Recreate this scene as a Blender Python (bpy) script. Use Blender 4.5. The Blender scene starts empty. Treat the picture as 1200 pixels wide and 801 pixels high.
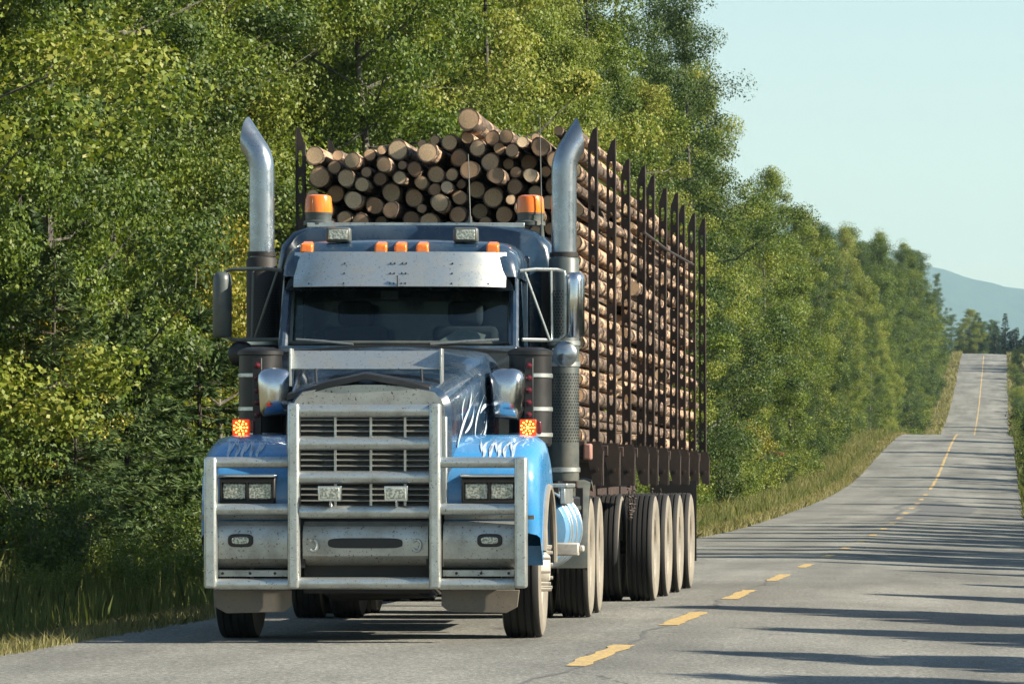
import bpy, math, random
import numpy as np
from mathutils import Vector, Matrix
R = math.radians
sc = bpy.context.scene
COL = sc.collection
random.seed(7)

# ------------------------------------------------------------------ camera
FPX = 5580.0                      # focal length in photograph pixels (1200 wide)
cam = bpy.data.cameras.new('camera')
cam.sensor_width = 36.0
cam.lens = FPX / 1200 * 36.0
cam.shift_x = -(1175 - 600) / 1200
cam.shift_y = (562 - 400.5) / 1200
cam.clip_start = 0.5
cam.clip_end = 20000
cam.dof.use_dof = True
cam.dof.focus_distance = 36.0
cam.dof.aperture_fstop = 26.0
cam_o = bpy.data.objects.new('camera', cam)
COL.objects.link(cam_o)
cam_o.location = (0, 0, 1.2)
cam_o.rotation_euler = (R(90), 0, 0)
sc.camera = cam_o

# ------------------------------------------------------------------ sky, sun, exposure
SUN_EL, SUN_AZ = 30.0, 98.0      # azimuth clockwise from the road direction (+Y)
w = bpy.data.worlds.new('World'); sc.world = w; w.use_nodes = True
nt = w.node_tree
sky = nt.nodes.new('ShaderNodeTexSky'); sky.sky_type = 'NISHITA'; sky.sun_disc = False
sky.sun_elevation = R(SUN_EL); sky.sun_rotation = R(SUN_AZ)
sky.altitude = 300; sky.air_density = 1.15; sky.dust_density = 0.35; sky.ozone_density = 0.4
nt.links.new(sky.outputs[0], nt.nodes['Background'].inputs[0])
nt.nodes['Background'].inputs[1].default_value = 0.062
sun = bpy.data.lights.new('sun', 'SUN'); sun.energy = 5.0; sun.angle = R(0.5); sun.color = (1.0, 0.90, 0.74)
sun_o = bpy.data.objects.new('sun', sun); COL.objects.link(sun_o)
sv = Vector((math.sin(R(SUN_AZ)) * math.cos(R(SUN_EL)), math.cos(R(SUN_AZ)) * math.cos(R(SUN_EL)), math.sin(R(SUN_EL))))
sun_o.rotation_euler = sv.to_track_quat('Z', 'Y').to_euler()
sun_o.location = sv * 80
sc.view_settings.view_transform = 'Standard'
sc.view_settings.look = 'None'
sc.view_settings.gamma = 1.0
sc.view_settings.exposure = 1.4
sc.cycles.max_bounces = 8
sc.cycles.transparent_max_bounces = 12
sc.cycles.volume_bounces = 0
sc.cycles.caustics_reflective = False
sc.cycles.caustics_refractive = False

# ------------------------------------------------------------------ materials
class NT:
    def __init__(self, name):
        self.m = bpy.data.materials.new(name); self.m.use_nodes = True
        self.t = self.m.node_tree; self.n = self.t.nodes
        self.b = self.n['Principled BSDF']; self.out = self.n['Material Output']
    def new(self, typ, **kw):
        o = self.n.new(typ)
        for k, v in kw.items(): setattr(o, k, v)
        return o
    def link(self, a, b): self.t.links.new(a, b)
    def coord(self, which='Object'):
        return self.new('ShaderNodeTexCoord').outputs[which]
    def noise(self, scale, detail=4, rough=0.55, vec=None, stretch=None):
        c = vec if vec is not None else self.coord()
        if stretch:
            mp = self.new('ShaderNodeMapping'); mp.inputs['Scale'].default_value = stretch
            self.link(c, mp.inputs[0]); c = mp.outputs[0]
        n = self.new('ShaderNodeTexNoise'); n.inputs['Scale'].default_value = scale
        n.inputs['Detail'].default_value = detail; n.inputs['Roughness'].default_value = rough
        self.link(c, n.inputs['Vector']); return n.outputs['Fac']
    def ramp(self, fac, stops):
        r = self.new('ShaderNodeValToRGB'); e = r.color_ramp.elements
        while len(e) < len(stops): e.new(0.5)
        for i, (p, c) in enumerate(stops):
            e[i].position = p; e[i].color = (*c, 1) if len(c) == 3 else c
        self.link(fac, r.inputs[0]); return r.outputs[0]
    def mix(self, fac, a, b, mode='MIX'):
        m = self.new('ShaderNodeMix', data_type='RGBA', blend_type=mode)
        for s, v in ((m.inputs[0], fac), (m.inputs[6], a), (m.inputs[7], b)):
            if hasattr(v, 'is_linked') or hasattr(v, 'links'): self.link(v, s)
            else: s.default_value = v if isinstance(v, (int, float)) else ((*v, 1) if len(v) == 3 else v)
        return m.outputs[2]
    def math(self, op, a, b=0.0):
        m = self.new('ShaderNodeMath', operation=op)
        for s, v in ((m.inputs[0], a), (m.inputs[1], b)):
            if hasattr(v, 'links'): self.link(v, s)
            else: s.default_value = v
        return m.outputs[0]
    def bump(self, h, strength=0.3, dist=0.01):
        b = self.new('ShaderNodeBump'); b.inputs['Strength'].default_value = strength
        b.inputs['Distance'].default_value = dist
        self.link(h, b.inputs['Height']); self.link(b.outputs[0], self.b.inputs['Normal'])
    def set(self, **kw):
        for k, v in kw.items():
            s = self.b.inputs[k.replace('_', ' ')]
            if hasattr(v, 'links'): self.link(v, s)
            else: s.default_value = (*v, 1) if isinstance(v, tuple) and len(v) == 3 else v
        return self

BW0, BW1 = (0, 0, 0), (1, 1, 1)
def dirty(name, col, dirt=(0.22, 0.18, 0.12), amount=0.35, rough=0.4, metal=0.0, scale=6.0, coat=0.0, spec=0.5, bump=0.0, speck=True):
    t = NT(name)
    a = t.ramp(t.noise(scale, 6, 0.65), [(0.42, BW0), (0.75, BW1)])
    f = t.math('MULTIPLY', a, amount)
    c = t.mix(f, col, dirt)
    if speck:
        s = t.ramp(t.noise(scale * 14, 3, 0.6), [(0.61, BW0), (0.69, BW1)])
        c = t.mix(t.math('MULTIPLY', s, min(1, amount * 1.4)), c, tuple(x * 0.25 for x in dirt))
    rr = t.math('ADD', t.math('MULTIPLY', f, 0.45), rough)
    t.set(Base_Color=c, Roughness=rr, Metallic=metal, Coat_Weight=coat, Specular_IOR_Level=spec)
    if bump: t.bump(t.noise(scale * 3, 5), bump, 0.004)
    return t.m

M = {}
M['alu'] = dirty('aluminium_weathered', (0.52, 0.555, 0.54), (0.15, 0.13, 0.095), 0.55, 0.34, 0.85, 5)
M['alu_plate'] = dirty('bumper_plate', (0.45, 0.46, 0.43), (0.19, 0.16, 0.11), 0.7, 0.38, 0.7, 4)
M['chrome'] = dirty('chrome_dull', (0.62, 0.64, 0.66), (0.25, 0.22, 0.18), 0.25, 0.16, 1.0, 7)
M['steel'] = dirty('stack_steel', (0.30, 0.345, 0.38), (0.22, 0.20, 0.17), 0.4, 0.25, 0.9, 6)
M['navy'] = dirty('navy_paint', (0.010, 0.030, 0.060), (0.15, 0.165, 0.165), 0.30, 0.22, 0.0, 4, coat=0.6)
M['blue'] = dirty('blue_paint', (0.04, 0.23, 0.50), (0.25, 0.24, 0.22), 0.28, 0.25, 0.0, 4, coat=0.5)
M['black'] = dirty('black_trim', (0.006, 0.006, 0.0065), (0.030, 0.034, 0.034), 0.25, 0.42, 0, 5)
M['dark_steel'] = dirty('dark_frame_steel', (0.012, 0.012, 0.012), (0.07, 0.055, 0.04), 0.35, 0.6, 0.2, 6)
M['guard'] = dirty('grey_guard', (0.055, 0.070, 0.068), (0.22, 0.19, 0.14), 0.4, 0.4, 0, 5)
M['flap'] = dirty('bumper_flap', (0.12, 0.105, 0.085), (0.24, 0.19, 0.13), 0.5, 0.7, 0, 4)
M['rust'] = dirty('trailer_rust', (0.030, 0.020, 0.018), (0.14, 0.08, 0.055), 0.4, 0.75, 0.1, 7, bump=0.25)
M['stake'] = dirty('stake_steel', (0.028, 0.021, 0.018), (0.16, 0.105, 0.075), 0.3, 0.6, 0.3, 6)
M['rubber'] = dirty('tyre_rubber', (0.006, 0.006, 0.006), (0.035, 0.033, 0.03), 0.15, 0.75, 0, 5)
M['sidewall'] = dirty('dusty_sidewall', (0.16, 0.145, 0.118), (0.30, 0.27, 0.21), 0.6, 0.85, 0, 4, speck=False)
M['rim'] = dirty('rim_paint', (0.50, 0.47, 0.41), (0.22, 0.17, 0.11), 0.5, 0.45, 0.2, 7)
M['white'] = dirty('white_decal', (0.50, 0.57, 0.64), (0.10, 0.22, 0.36), 0.75, 0.35, 0, 12)
M['ltblue'] = dirty('tank_blue', (0.09, 0.25, 0.42), (0.35, 0.33, 0.28), 0.3, 0.3, 0.1, 6)
M['band'] = dirty('tank_band', (0.36, 0.39, 0.41), (0.3, 0.27, 0.22), 0.3, 0.3, 0.6, 6)
M['seat'] = dirty('seat_cloth', (0.05, 0.05, 0.055), (0.1, 0.09, 0.08), 0.3, 0.85, 0, 6)
M['dash'] = dirty('dash_vinyl', (0.10, 0.095, 0.085), (0.2, 0.18, 0.15), 0.3, 0.7, 0, 6)
M['orange_wood'] = dirty('bracket_board', (0.28, 0.15, 0.12), (0.2, 0.09, 0.06), 0.4, 0.7, 0, 9)

t = NT('amber_lens'); t.set(Base_Color=(0.85, 0.20, 0.015), Roughness=0.18, Coat_Weight=0.4, Subsurface_Weight=0.35)
t.b.inputs['Subsurface Radius'].default_value = (0.05, 0.02, 0.005); t.b.inputs['Subsurface Scale'].default_value = 0.5
t.bump(t.noise(60, 0, 0.5, stretch=(1, 1, 0.05)), 0.25, 0.003); M['amber'] = t.m
t = NT('lit_amber_lamp'); t.set(Base_Color=(0.6, 0.07, 0.01), Roughness=0.3, Emission_Color=(1.0, 0.07, 0.01), Emission_Strength=0.22); M['lamp_rim'] = t.m
t = NT('lit_amber_diode'); t.set(Base_Color=(0.9, 0.4, 0.05), Emission_Color=(1.0, 0.36, 0.06), Emission_Strength=2.2); M['diode'] = t.m
t = NT('red_lens'); t.set(Base_Color=(0.10, 0.010, 0.014), Roughness=0.25); M['red'] = t.m
t = NT('headlamp_glass')
pat = t.ramp(t.noise(70, 0, 0.5), [(0.4, (0.22, 0.24, 0.21)), (0.6, (0.50, 0.52, 0.46))])
t.set(Base_Color=pat, Roughness=0.18, Metallic=0.4, Coat_Weight=0.7); t.bump(t.noise(90, 0), 0.5, 0.004); M['lamp'] = t.m
t = NT('window_glass')
tr = t.new('ShaderNodeBsdfTransparent'); tr.inputs[0].default_value = (0.42, 0.52, 0.54, 1)
gl = t.new('ShaderNodeBsdfGlossy'); gl.inputs['Roughness'].default_value = 0.03; gl.inputs[0].default_value = (0.8, 0.93, 1, 1)
fr = t.new('ShaderNodeFresnel'); fr.inputs[0].default_value = 1.5
mx = t.new('ShaderNodeMixShader'); t.link(t.math('ADD', fr.outputs[0], 0.01), mx.inputs[0]); t.link(tr.outputs[0], mx.inputs[1]); t.link(gl.outputs[0], mx.inputs[2])
t.link(mx.outputs[0], t.out.inputs[0]); M['glass'] = t.m
t = NT('mirror_glass'); t.set(Base_Color=(0.75, 0.8, 0.82), Metallic=1.0, Roughness=0.04); M['mirror'] = t.m

# wood
def bark_mat():
    t = NT('log_bark')
    oi = t.new('ShaderNodeObjectInfo').outputs['Random']
    a = t.noise(9, 6, 0.7, stretch=(0.32, 0.42, 0.32))
    base = t.ramp(a, [(0.3, (0.020, 0.015, 0.012)), (0.50, (0.085, 0.058, 0.040)), (0.72, (0.20, 0.14, 0.10))])
    p = t.noise(5.5, 6, 0.66, stretch=(0.16, 0.62, 0.16))
    peel = t.ramp(t.math('ADD', p, t.math('MULTIPLY', oi, 0.16)), [(0.60, BW0), (0.66, BW1)])
    inner = t.ramp(t.noise(14, 4, 0.6, stretch=(1, 0.1, 1)), [(0.3, (0.26, 0.155, 0.09)), (0.7, (0.58, 0.41, 0.27))])
    t.set(Base_Color=t.mix(peel, base, inner), Roughness=0.85)
    t.bump(t.math('SUBTRACT', a, peel), 0.6, 0.012); return t.m
def end_mat():
    t = NT('log_cut_end')
    oi = t.new('ShaderNodeObjectInfo').outputs['Random']
    c = t.coord()
    sx = t.new('ShaderNodeSeparateXYZ'); t.link(c, sx.inputs[0])
    r = t.math('POWER', t.math('ADD', t.math('POWER', sx.outputs[0], 2.0), t.math('POWER', sx.outputs[2], 2.0)), 0.5)
    rings = t.math('SINE', t.math('MULTIPLY', t.math('ADD', r, t.math('MULTIPLY', t.noise(3, 3), 0.12)), 90.0))
    wood = t.ramp(t.math('ADD', t.math('MULTIPLY', rings, 0.22), t.noise(6, 5)), [(0.2, (0.36, 0.27, 0.18)), (0.6, (0.60, 0.48, 0.335)), (0.9, (0.70, 0.58, 0.43))])
    tint = t.ramp(oi, [(0.0, (0.42, 0.34, 0.28)), (0.3, (0.80, 0.64, 0.52)), (0.7, (1.0, 0.96, 0.86)), (1.0, (0.85, 0.68, 0.52))])
    wood = t.mix(1.0, wood, tint, 'MULTIPLY')
    smear = t.ramp(t.noise(4, 5, 0.7), [(0.55, BW0), (0.75, BW1)])
    wood = t.mix(t.math('MULTIPLY', smear, 0.6), wood, (0.10, 0.065, 0.045))
    rim = t.ramp(t.math('ADD', r, t.math('MULTIPLY', t.noise(5, 3), 0.12)), [(0.90, BW0), (0.97, BW1)])
    wood = t.mix(t.math('MULTIPLY', rim, 0.9), wood, (0.055, 0.036, 0.026))
    ck = t.noise(2.2, 5, 0.75, stretch=(3.2, 1, 0.5)); ckm = t.ramp(ck, [(0.66, BW0), (0.69, BW1)])
    wood = t.mix(t.math('MULTIPLY', ckm, 0.55), wood, (0.10, 0.065, 0.04))
    t.set(Base_Color=wood, Roughness=0.85); t.bump(t.noise(16, 4), 0.4, 0.01); return t.m
M['bark'] = bark_mat(); M['cut'] = end_mat()

def leaf_mat(name, cols, transl=0.25, rough=0.5, spec=0.28, hue=0.55):
    t = NT(name)
    isl = t.new('ShaderNodeNewGeometry').outputs['Random Per Island']
    oi = t.new('ShaderNodeObjectInfo').outputs['Random']
    big = t.noise(0.55, 2, 0.5)
    f = t.math('ADD', t.math('MULTIPLY', isl, 0.5), t.math('ADD', t.math('MULTIPLY', oi, hue), t.math('MULTIPLY', t.math('SUBTRACT', big, 0.5), 0.5)))
    n = len(cols); c = t.ramp(f, [(0.02 + 0.96 * i / (n - 1), k) for i, k in enumerate(cols)])
    t.set(Base_Color=c, Roughness=rough, Specular_IOR_Level=spec)
    tl = t.new('ShaderNodeBsdfTranslucent'); t.link(t.mix(1.0, c, (1.25, 1.35, 0.55), 'MULTIPLY'), tl.inputs[0])
    mx = t.new('ShaderNodeMixShader'); mx.inputs[0].default_value = transl
    t.link(t.b.outputs[0], mx.inputs[1]); t.link(tl.outputs[0], mx.inputs[2]); t.link(mx.outputs[0], t.out.inputs[0]); return t.m
M['leaf'] = leaf_mat('aspen_leaf', [(0.042, 0.078, 0.013), (0.094, 0.138, 0.018), (0.160, 0.195, 0.026), (0.25, 0.245, 0.048)])
M['leaf_dark'] = leaf_mat('birch_leaf', [(0.032, 0.062, 0.015), (0.062, 0.098, 0.019), (0.110, 0.140, 0.026)], hue=0.25)
M['leaf_yellow'] = leaf_mat('turning_leaf', [(0.13, 0.17, 0.03), (0.33, 0.27, 0.04), (0.52, 0.38, 0.05)], hue=0.2)
M['leaf_olive'] = leaf_mat('olive_leaf', [(0.075, 0.110, 0.020), (0.130, 0.160, 0.028), (0.22, 0.215, 0.045)], hue=0.25)
M['leaf_red'] = leaf_mat('red_leaf', [(0.12, 0.10, 0.03), (0.30, 0.09, 0.04), (0.36, 0.14, 0.06)], hue=0.2)
M['needle'] = leaf_mat('spruce_needle', [(0.018, 0.042, 0.016), (0.045, 0.082, 0.026), (0.095, 0.130, 0.042)], transl=0.12, rough=0.6, spec=0.3)
M['dry_grass'] = leaf_mat('dry_grass', [(0.12, 0.12, 0.05), (0.28, 0.245, 0.12), (0.44, 0.39, 0.23)], transl=0.3, rough=0.7, spec=0.2, hue=0.0)
M['green_grass'] = leaf_mat('verge_grass', [(0.070, 0.095, 0.028), (0.16, 0.165, 0.055), (0.34, 0.295, 0.14)], transl=0.3, rough=0.7, spec=0.2, hue=0.0)
t = NT('tree_bark'); t.set(Base_Color=t.ramp(t.noise(7, 6, 0.7, stretch=(1, 1, 0.4)), [(0.35, (0.025, 0.022, 0.018)), (0.55, (0.10, 0.09, 0.075)), (0.75, (0.26, 0.245, 0.21))]), Roughness=0.9); t.bump(t.noise(12, 5), 0.4, 0.02); M['tbark'] = t.m
t = NT('spruce_bark'); t.set(Base_Color=t.ramp(t.noise(9, 6), [(0.35, (0.02, 0.016, 0.013)), (0.7, (0.10, 0.08, 0.06))]), Roughness=0.9); M['sbark'] = t.m

# road
t = NT('weathered_asphalt')
c = t.coord()
grain = t.noise(38, 4, 0.8, c)
grain2 = t.noise(17, 4, 0.7, c)
col = t.ramp(grain, [(0.33, (0.040, 0.040, 0.037)), (0.50, (0.180, 0.180, 0.163)), (0.66, (0.44, 0.435, 0.395))])
col = t.mix(t.math('MULTIPLY', t.ramp(grain2, [(0.35, BW1), (0.6, BW0)]), 0.35), col, (0.12, 0.12, 0.11))
blot = t.ramp(t.noise(0.45, 5, 0.6, c, (1, 0.3, 1)), [(0.35, (0.68, 0.68, 0.67)), (0.65, (1.15, 1.15, 1.13))])
col = t.mix(1.0, col, blot, 'MULTIPLY')
track = t.ramp(t.noise(1.1, 3, 0.5, c, (1, 0.015, 1)), [(0.35, (0.86, 0.86, 0.86)), (0.65, (1.08, 1.08, 1.07))])
col = t.mix(1.0, col, track, 'MULTIPLY')
wv = t.new('ShaderNodeTexVoronoi', feature='DISTANCE_TO_EDGE'); wv.inputs['Scale'].default_value = 0.28
dn = t.new('ShaderNodeVectorMath', operation='ADD'); nn = t.new('ShaderNodeTexNoise'); nn.inputs['Scale'].default_value = 1.3
t.link(c, nn.inputs['Vector']); t.link(c, dn.inputs[0]); t.link(nn.outputs['Color'], dn.inputs[1]); t.link(dn.outputs[0], wv.inputs['Vector'])
crk = t.ramp(wv.outputs['Distance'], [(0.0, BW1), (0.009, BW0)])
crk = t.math('MULTIPLY', crk, t.ramp(t.noise(0.25, 2, 0.5, c), [(0.52, BW0), (0.58, BW1)]))
col = t.mix(t.math('MULTIPLY', crk, 0.75), col, (0.03, 0.03, 0.03))
t.set(Base_Color=col, Roughness=0.85, Specular_IOR_Level=0.3); t.bump(grain, 0.5, 0.006); M['asphalt'] = t.m
t = NT('dark_patch'); t.set(Base_Color=t.ramp(t.noise(30, 4, 0.7), [(0.3, (0.05, 0.05, 0.05)), (0.7, (0.16, 0.16, 0.15))]), Roughness=0.8); M['patch'] = t.m
t = NT('yellow_paint')
wear = t.ramp(t.noise(26, 5, 0.75), [(0.42, BW0), (0.58, BW1)])
t.set(Base_Color=t.mix(wear, (0.24, 0.21, 0.15), (0.60, 0.385, 0.085)), Roughness=0.7); M['yellow'] = t.m
t = NT('verge_soil')
c = t.coord()
g = t.ramp(t.noise(0.8, 6, 0.65, c), [(0.3, (0.060, 0.060, 0.026)), (0.5, (0.13, 0.12, 0.05)), (0.7, (0.22, 0.185, 0.085))])
g = t.mix(t.math('MULTIPLY', t.noise(25, 4, 0.7, c), 0.55), g, (0.28, 0.235, 0.13))
t.set(Base_Color=g, Roughness=0.95); t.bump(t.noise(30, 5, 0.7, c), 0.8, 0.05); M['soil'] = t.m
t = NT('far_forest'); g = t.noise(0.02, 8, 0.75)
t.set(Base_Color=t.ramp(g, [(0.35, (0.012, 0.03, 0.014)), (0.65, (0.045, 0.075, 0.03))]), Roughness=0.95); t.bump(t.noise(0.05, 6, 0.8), 1.0, 12); M['hill'] = t.m

# ------------------------------------------------------------------ mesh helpers
class MB:
    def __init__(self): self.v = []; self.f = []; self.mi = []
    def add(self, vs, fs, m=0):
        o = len(self.v); self.v += [tuple(p) for p in vs]
        for f in fs: self.f.append(tuple(i + o for i in f)); self.mi.append(m)
        return self
    def box(self, x0, x1, y0, y1, z0, z1, m=0):
        return self.add([(x0, y0, z0), (x1, y0, z0), (x1, y1, z0), (x0, y1, z0), (x0, y0, z1), (x1, y0, z1), (x1, y1, z1), (x0, y1, z1)],
                        [(0, 3, 2, 1), (4, 5, 6, 7), (0, 1, 5, 4), (1, 2, 6, 5), (2, 3, 7, 6), (3, 0, 4, 7)], m)
    def cyl(self, p, q, r, r2=None, n=12, m=0, caps=True):
        p, q = Vector(p), Vector(q); r2 = r if r2 is None else r2
        d = (q - p).normalized(); u = d.orthogonal().normalized(); v = d.cross(u)
        vs = []
        for c, rr in ((p, r), (q, r2)):
            for i in range(n):
                a = 2 * math.pi * i / n; vs.append(c + (u * math.cos(a) + v * math.sin(a)) * rr)
        fs = [(i, (i + 1) % n, n + (i + 1) % n, n + i) for i in range(n)]
        if caps: fs += [tuple(range(n - 1, -1, -1)), tuple(range(n, 2 * n))]
        return self.add(vs, fs, m)
    def tube(self, pts, r, n=8, m=0):
        pts = [Vector(p) for p in pts]; rs = r if isinstance(r, (list, tuple)) else [r] * len(pts)
        vs = []; u = None
        for i, p in enumerate(pts):
            d = (pts[min(i + 1, len(pts) - 1)] - pts[max(i - 1, 0)]).normalized()
            if u is None: u = d.orthogonal().normalized()
            u = (u - d * u.dot(d)).normalized(); v = d.cross(u)
            for k in range(n):
                a = 2 * math.pi * k / n; vs.append(p + (u * math.cos(a) + v * math.sin(a)) * rs[i])
        fs = []
        for i in range(len(pts) - 1):
            for k in range(n): fs.append((i * n + k, i * n + (k + 1) % n, (i + 1) * n + (k + 1) % n, (i + 1) * n + k))
        L = (len(pts) - 1) * n
        fs += [tuple(range(n - 1, -1, -1)), tuple(range(L, L + n))]
        return self.add(vs, fs, m)
    def lathe(self, prof, c, axis='x', n=32, m=0, mats=None):
        """prof: list of (radius, offset along axis)"""
        c = Vector(c); A = {'x': Vector((1, 0, 0)), 'y': Vector((0, 1, 0)), 'z': Vector((0, 0, 1))}[axis]
        U = Vector((0, 1, 0)) if axis != 'y' else Vector((1, 0, 0)); V = A.cross(U)
        o = len(self.v)
        for r, a in prof:
            for k in range(n):
                t_ = 2 * math.pi * k / n; self.v.append(tuple(c + A * a + (U * math.cos(t_) + V * math.sin(t_)) * r))
        for i in range(len(prof) - 1):
            for k in range(n):
                self.f.append((o + i * n + k, o + i * n + (k + 1) % n, o + (i + 1) * n + (k + 1) % n, o + (i + 1) * n + k))
                self.mi.append(mats[i] if mats else m)
        return self
    def prism(self, poly, axis, a, b, m=0):
        n = len(poly)
        def P(p, t_): return (t_, p[0], p[1]) if axis == 'x' else ((p[0], t_, p[1]) if axis == 'y' else (p[0], p[1], t_))
        vs = [P(p, a) for p in poly] + [P(p, b) for p in poly]
        fs = [tuple(range(n)), tuple(range(2 * n - 1, n - 1, -1))] + [(i, n + i, n + (i + 1) % n, (i + 1) % n) for i in range(n)]
        return self.add(vs, fs, m)
    def loft(self, secs, closed=False, caps=True, m=0):
        n = len(secs[0]); vs = [p for s in secs for p in s]; fs = []
        for i in range(len(secs) - 1):
            for k in range(n if closed else n - 1):
                fs.append((i * n + k, i * n + (k + 1) % n, (i + 1) * n + (k + 1) % n, (i + 1) * n + k))
        if caps: fs += [tuple(range(n - 1, -1, -1)), tuple(range((len(secs) - 1) * n, len(secs) * n))]
        return self.add(vs, fs, m)
    def mesh(self, name, mats, smooth=35):
        me = bpy.data.meshes.new(name); me.from_pydata(self.v, [], self.f)
        for m in (mats if isinstance(mats, (list, tuple)) else [mats]): me.materials.append(M[m] if isinstance(m, str) else m)
        me.polygons.foreach_set('material_index', self.mi)
        import bmesh
        bm = bmesh.new(); bm.from_mesh(me); bmesh.ops.recalc_face_normals(bm, faces=bm.faces); bm.to_mesh(me); bm.free()
        if smooth:
            me.polygons.foreach_set('use_smooth', [True] * len(me.polygons))
            me.set_sharp_from_angle(angle=R(smooth))
        me.update(); return me
    def build(self, name, mats, parent=None, bevel=0, smooth=35, seg=2):
        o = bpy.data.objects.new(name, self.mesh(name, mats, smooth)); COL.objects.link(o)
        if parent: o.parent = parent
        if bevel:
            b = o.modifiers.new('bevel', 'BEVEL'); b.width = bevel; b.segments = seg; b.limit_method = 'ANGLE'; b.angle_limit = R(40)
        return o

def tag(o, label=None, cat=None, group=None, kind=None):
    if label: o['label'] = label
    if cat: o['category'] = cat
    if group: o['group'] = group
    if kind: o['kind'] = kind
    return o
def empty(name, loc, rz=0.0):
    o = bpy.data.objects.new(name, None); COL.objects.link(o); o.location = loc; o.rotation_euler = (0, 0, rz); o.empty_display_size = 0.2
    return o
def copy_tree(o, parent=None):
    c = o.copy(); COL.objects.link(c); c.parent = parent
    for ch in o.children: copy_tree(ch, c)
    return c
def np_mesh(name, verts, nper, mat, smooth=False):
    """verts (N*nper,3): N separate polygons with nper corners"""
    me = bpy.data.meshes.new(name); nv = len(verts); nf = nv // nper
    me.vertices.add(nv); me.vertices.foreach_set('co', verts.astype(np.float32).ravel())
    me.loops.add(nv); me.loops.foreach_set('vertex_index', np.arange(nv, dtype=np.int32))
    me.polygons.add(nf); me.polygons.foreach_set('loop_start', np.arange(0, nv, nper, dtype=np.int32))
    me.materials.append(M[mat]); me.update(calc_edges=True); return me

# ------------------------------------------------------------------ terrain and road
KN = [(-6000, -3), (-400, -2), (-60, 0), (100, 0.0), (124, 0.15), (160, 0.5), (195, 1.1), (234, 2.5), (282, 3.95), (315, 4.15), (380, 3.3), (430, 4.2), (470, 6.0),
      (528, 8.4), (600, 13.0), (662, 17.3), (700, 19.9), (740, 20.6), (800, 19.5), (1000, 13), (1600, 4), (9000, 4), (15500, 4)]
_g = np.arange(-6000, 15501, 1.0); _z = np.interp(_g, [k[0] for k in KN], [k[1] for k in KN])
_k = np.exp(-0.5 * (np.arange(-36, 37) / 12.0) ** 2); _k /= _k.sum()
_zs = np.convolve(np.pad(_z, 36, mode='edge'), _k, mode='valid')
def prof(d): return float(np.interp(d, _g, _zs))
CL = -2.73
def edge_l(d): return float(np.interp(d, [0, 62, 80, 105], [-6.85, -6.85, -6.5, -6.1]))
EDGE_R = 0.72
def cross(x, d):
    el = edge_l(d)
    pts = [(-6000, 3), (-60, 0.9), (-14, 0.15), (-11, -0.12), (-9.3, -0.28), (el - 0.6, -0.06), (el, 0.0), (CL, 0.0), (EDGE_R, -0.13), (EDGE_R + 0.7, -0.2), (3.2, -0.45), (6, -0.1), (14, 0.3), (60, 1.0), (6000, 3)]
    return float(np.interp(x, [p[0] for p in pts], [p[1] for p in pts]))
def ground_z(x, y): return prof(y) + cross(x, y)

ys = sorted(set(list(np.arange(-60, 140, 4.0)) + list(np.arange(140, 820, 10.0)) + [-5500, -2000, -600, -250, -120, 860, 920, 1000, 1150, 1350, 1600, 2200, 3500, 5500, 9000, 15200]))
def strip_mesh(name, xs_of, dz, mat):
    vs = []; fs = []; n = None
    for i, y in enumerate(ys):
        xs = xs_of(y); n = len(xs)
        for x in xs: vs.append((x, y, ground_z(x, y) + dz(x, y)))
        if i:
            for k in range(n - 1): a = (i - 1) * n + k; fs.append((a, a + 1, a + n + 1, a + n))
    mb = MB(); mb.add(vs, fs); return mb.build(name, mat, smooth=60)
gx = lambda y: [-9000, -2500, -400, -120, -60, -30, -20, -14, -12, -11, -10, -9.3, -8.5, edge_l(y) - 0.6, edge_l(y) - 0.15, edge_l(y) + 0.4, CL, EDGE_R - 0.4, EDGE_R + 0.15, EDGE_R + 0.7, 2.2, 3.2, 4.5, 6, 10, 14, 25, 60, 200, 800, 2500, 9000]
def gdz(x, y):
    if edge_l(y) + 0.2 < x < EDGE_R - 0.2: return -0.06
    if abs(x - edge_l(y) + 0.15) < 0.01 or abs(x - EDGE_R - 0.15) < 0.01: return 0.0
    return 0.03 * math.sin(x * 3.1 + y * 0.7) if abs(x) < 40 else 0.0
ground = tag(strip_mesh('ground', gx, gdz, 'soil'), kind='structure')
rng = np.random.default_rng(3)
# road: finer strip with ragged edges
vs = []; fs = []; ry = list(np.arange(-60, 120, 0.7)) + list(np.arange(120, 820, 4.0)) + [860, 920, 1000]
j1 = j2 = 0
for i, y in enumerate(ry):
    j1 = j1 * 0.6 + rng.normal(0, 0.035); j2 = j2 * 0.6 + rng.normal(0, 0.035)
    el = edge_l(y) + j1; er = EDGE_R + j2
    for x in (el, el + 0.3, -4.8, CL, -1.0, er - 0.3, er):
        vs.append((x, y, ground_z(max(min(x, EDGE_R), edge_l(y)), y) + 0.012))
    if i:
        for k in range(6): a = (i - 1) * 7 + k; fs.append((a, a + 1, a + 8, a + 7))
mb = MB(); mb.add(vs, fs); road = tag(mb.build('road', 'asphalt', smooth=60), kind='structure')
def paint(name, x0, x1, y0, y1, step=3.0, mat='yellow', dz=0.017, jag=0.022):
    n = max(2, int((y1 - y0) / step) + 1); vs = []; fs = []
    for i in range(n):
        y = y0 + (y1 - y0) * i / (n - 1); a = rng.uniform(-jag, jag); b = rng.uniform(-jag, jag)
        vs += [(x0 + a, y, ground_z(x0, y) + dz), (x1 + b, y, ground_z(x1, y) + dz)]
        if i: fs.append((2 * i - 2, 2 * i - 1, 2 * i + 1, 2 * i))
    m_ = MB(); m_.add(vs, fs); return m_.build(name, mat, road, smooth=0)
y = 30.4 - 8.55
while y < 170:
    paint('painted_dash', CL - 0.075, CL + 0.075, y, y + (3.9 if y < 60 else 2.6), 0.35); y += 8.55
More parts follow.
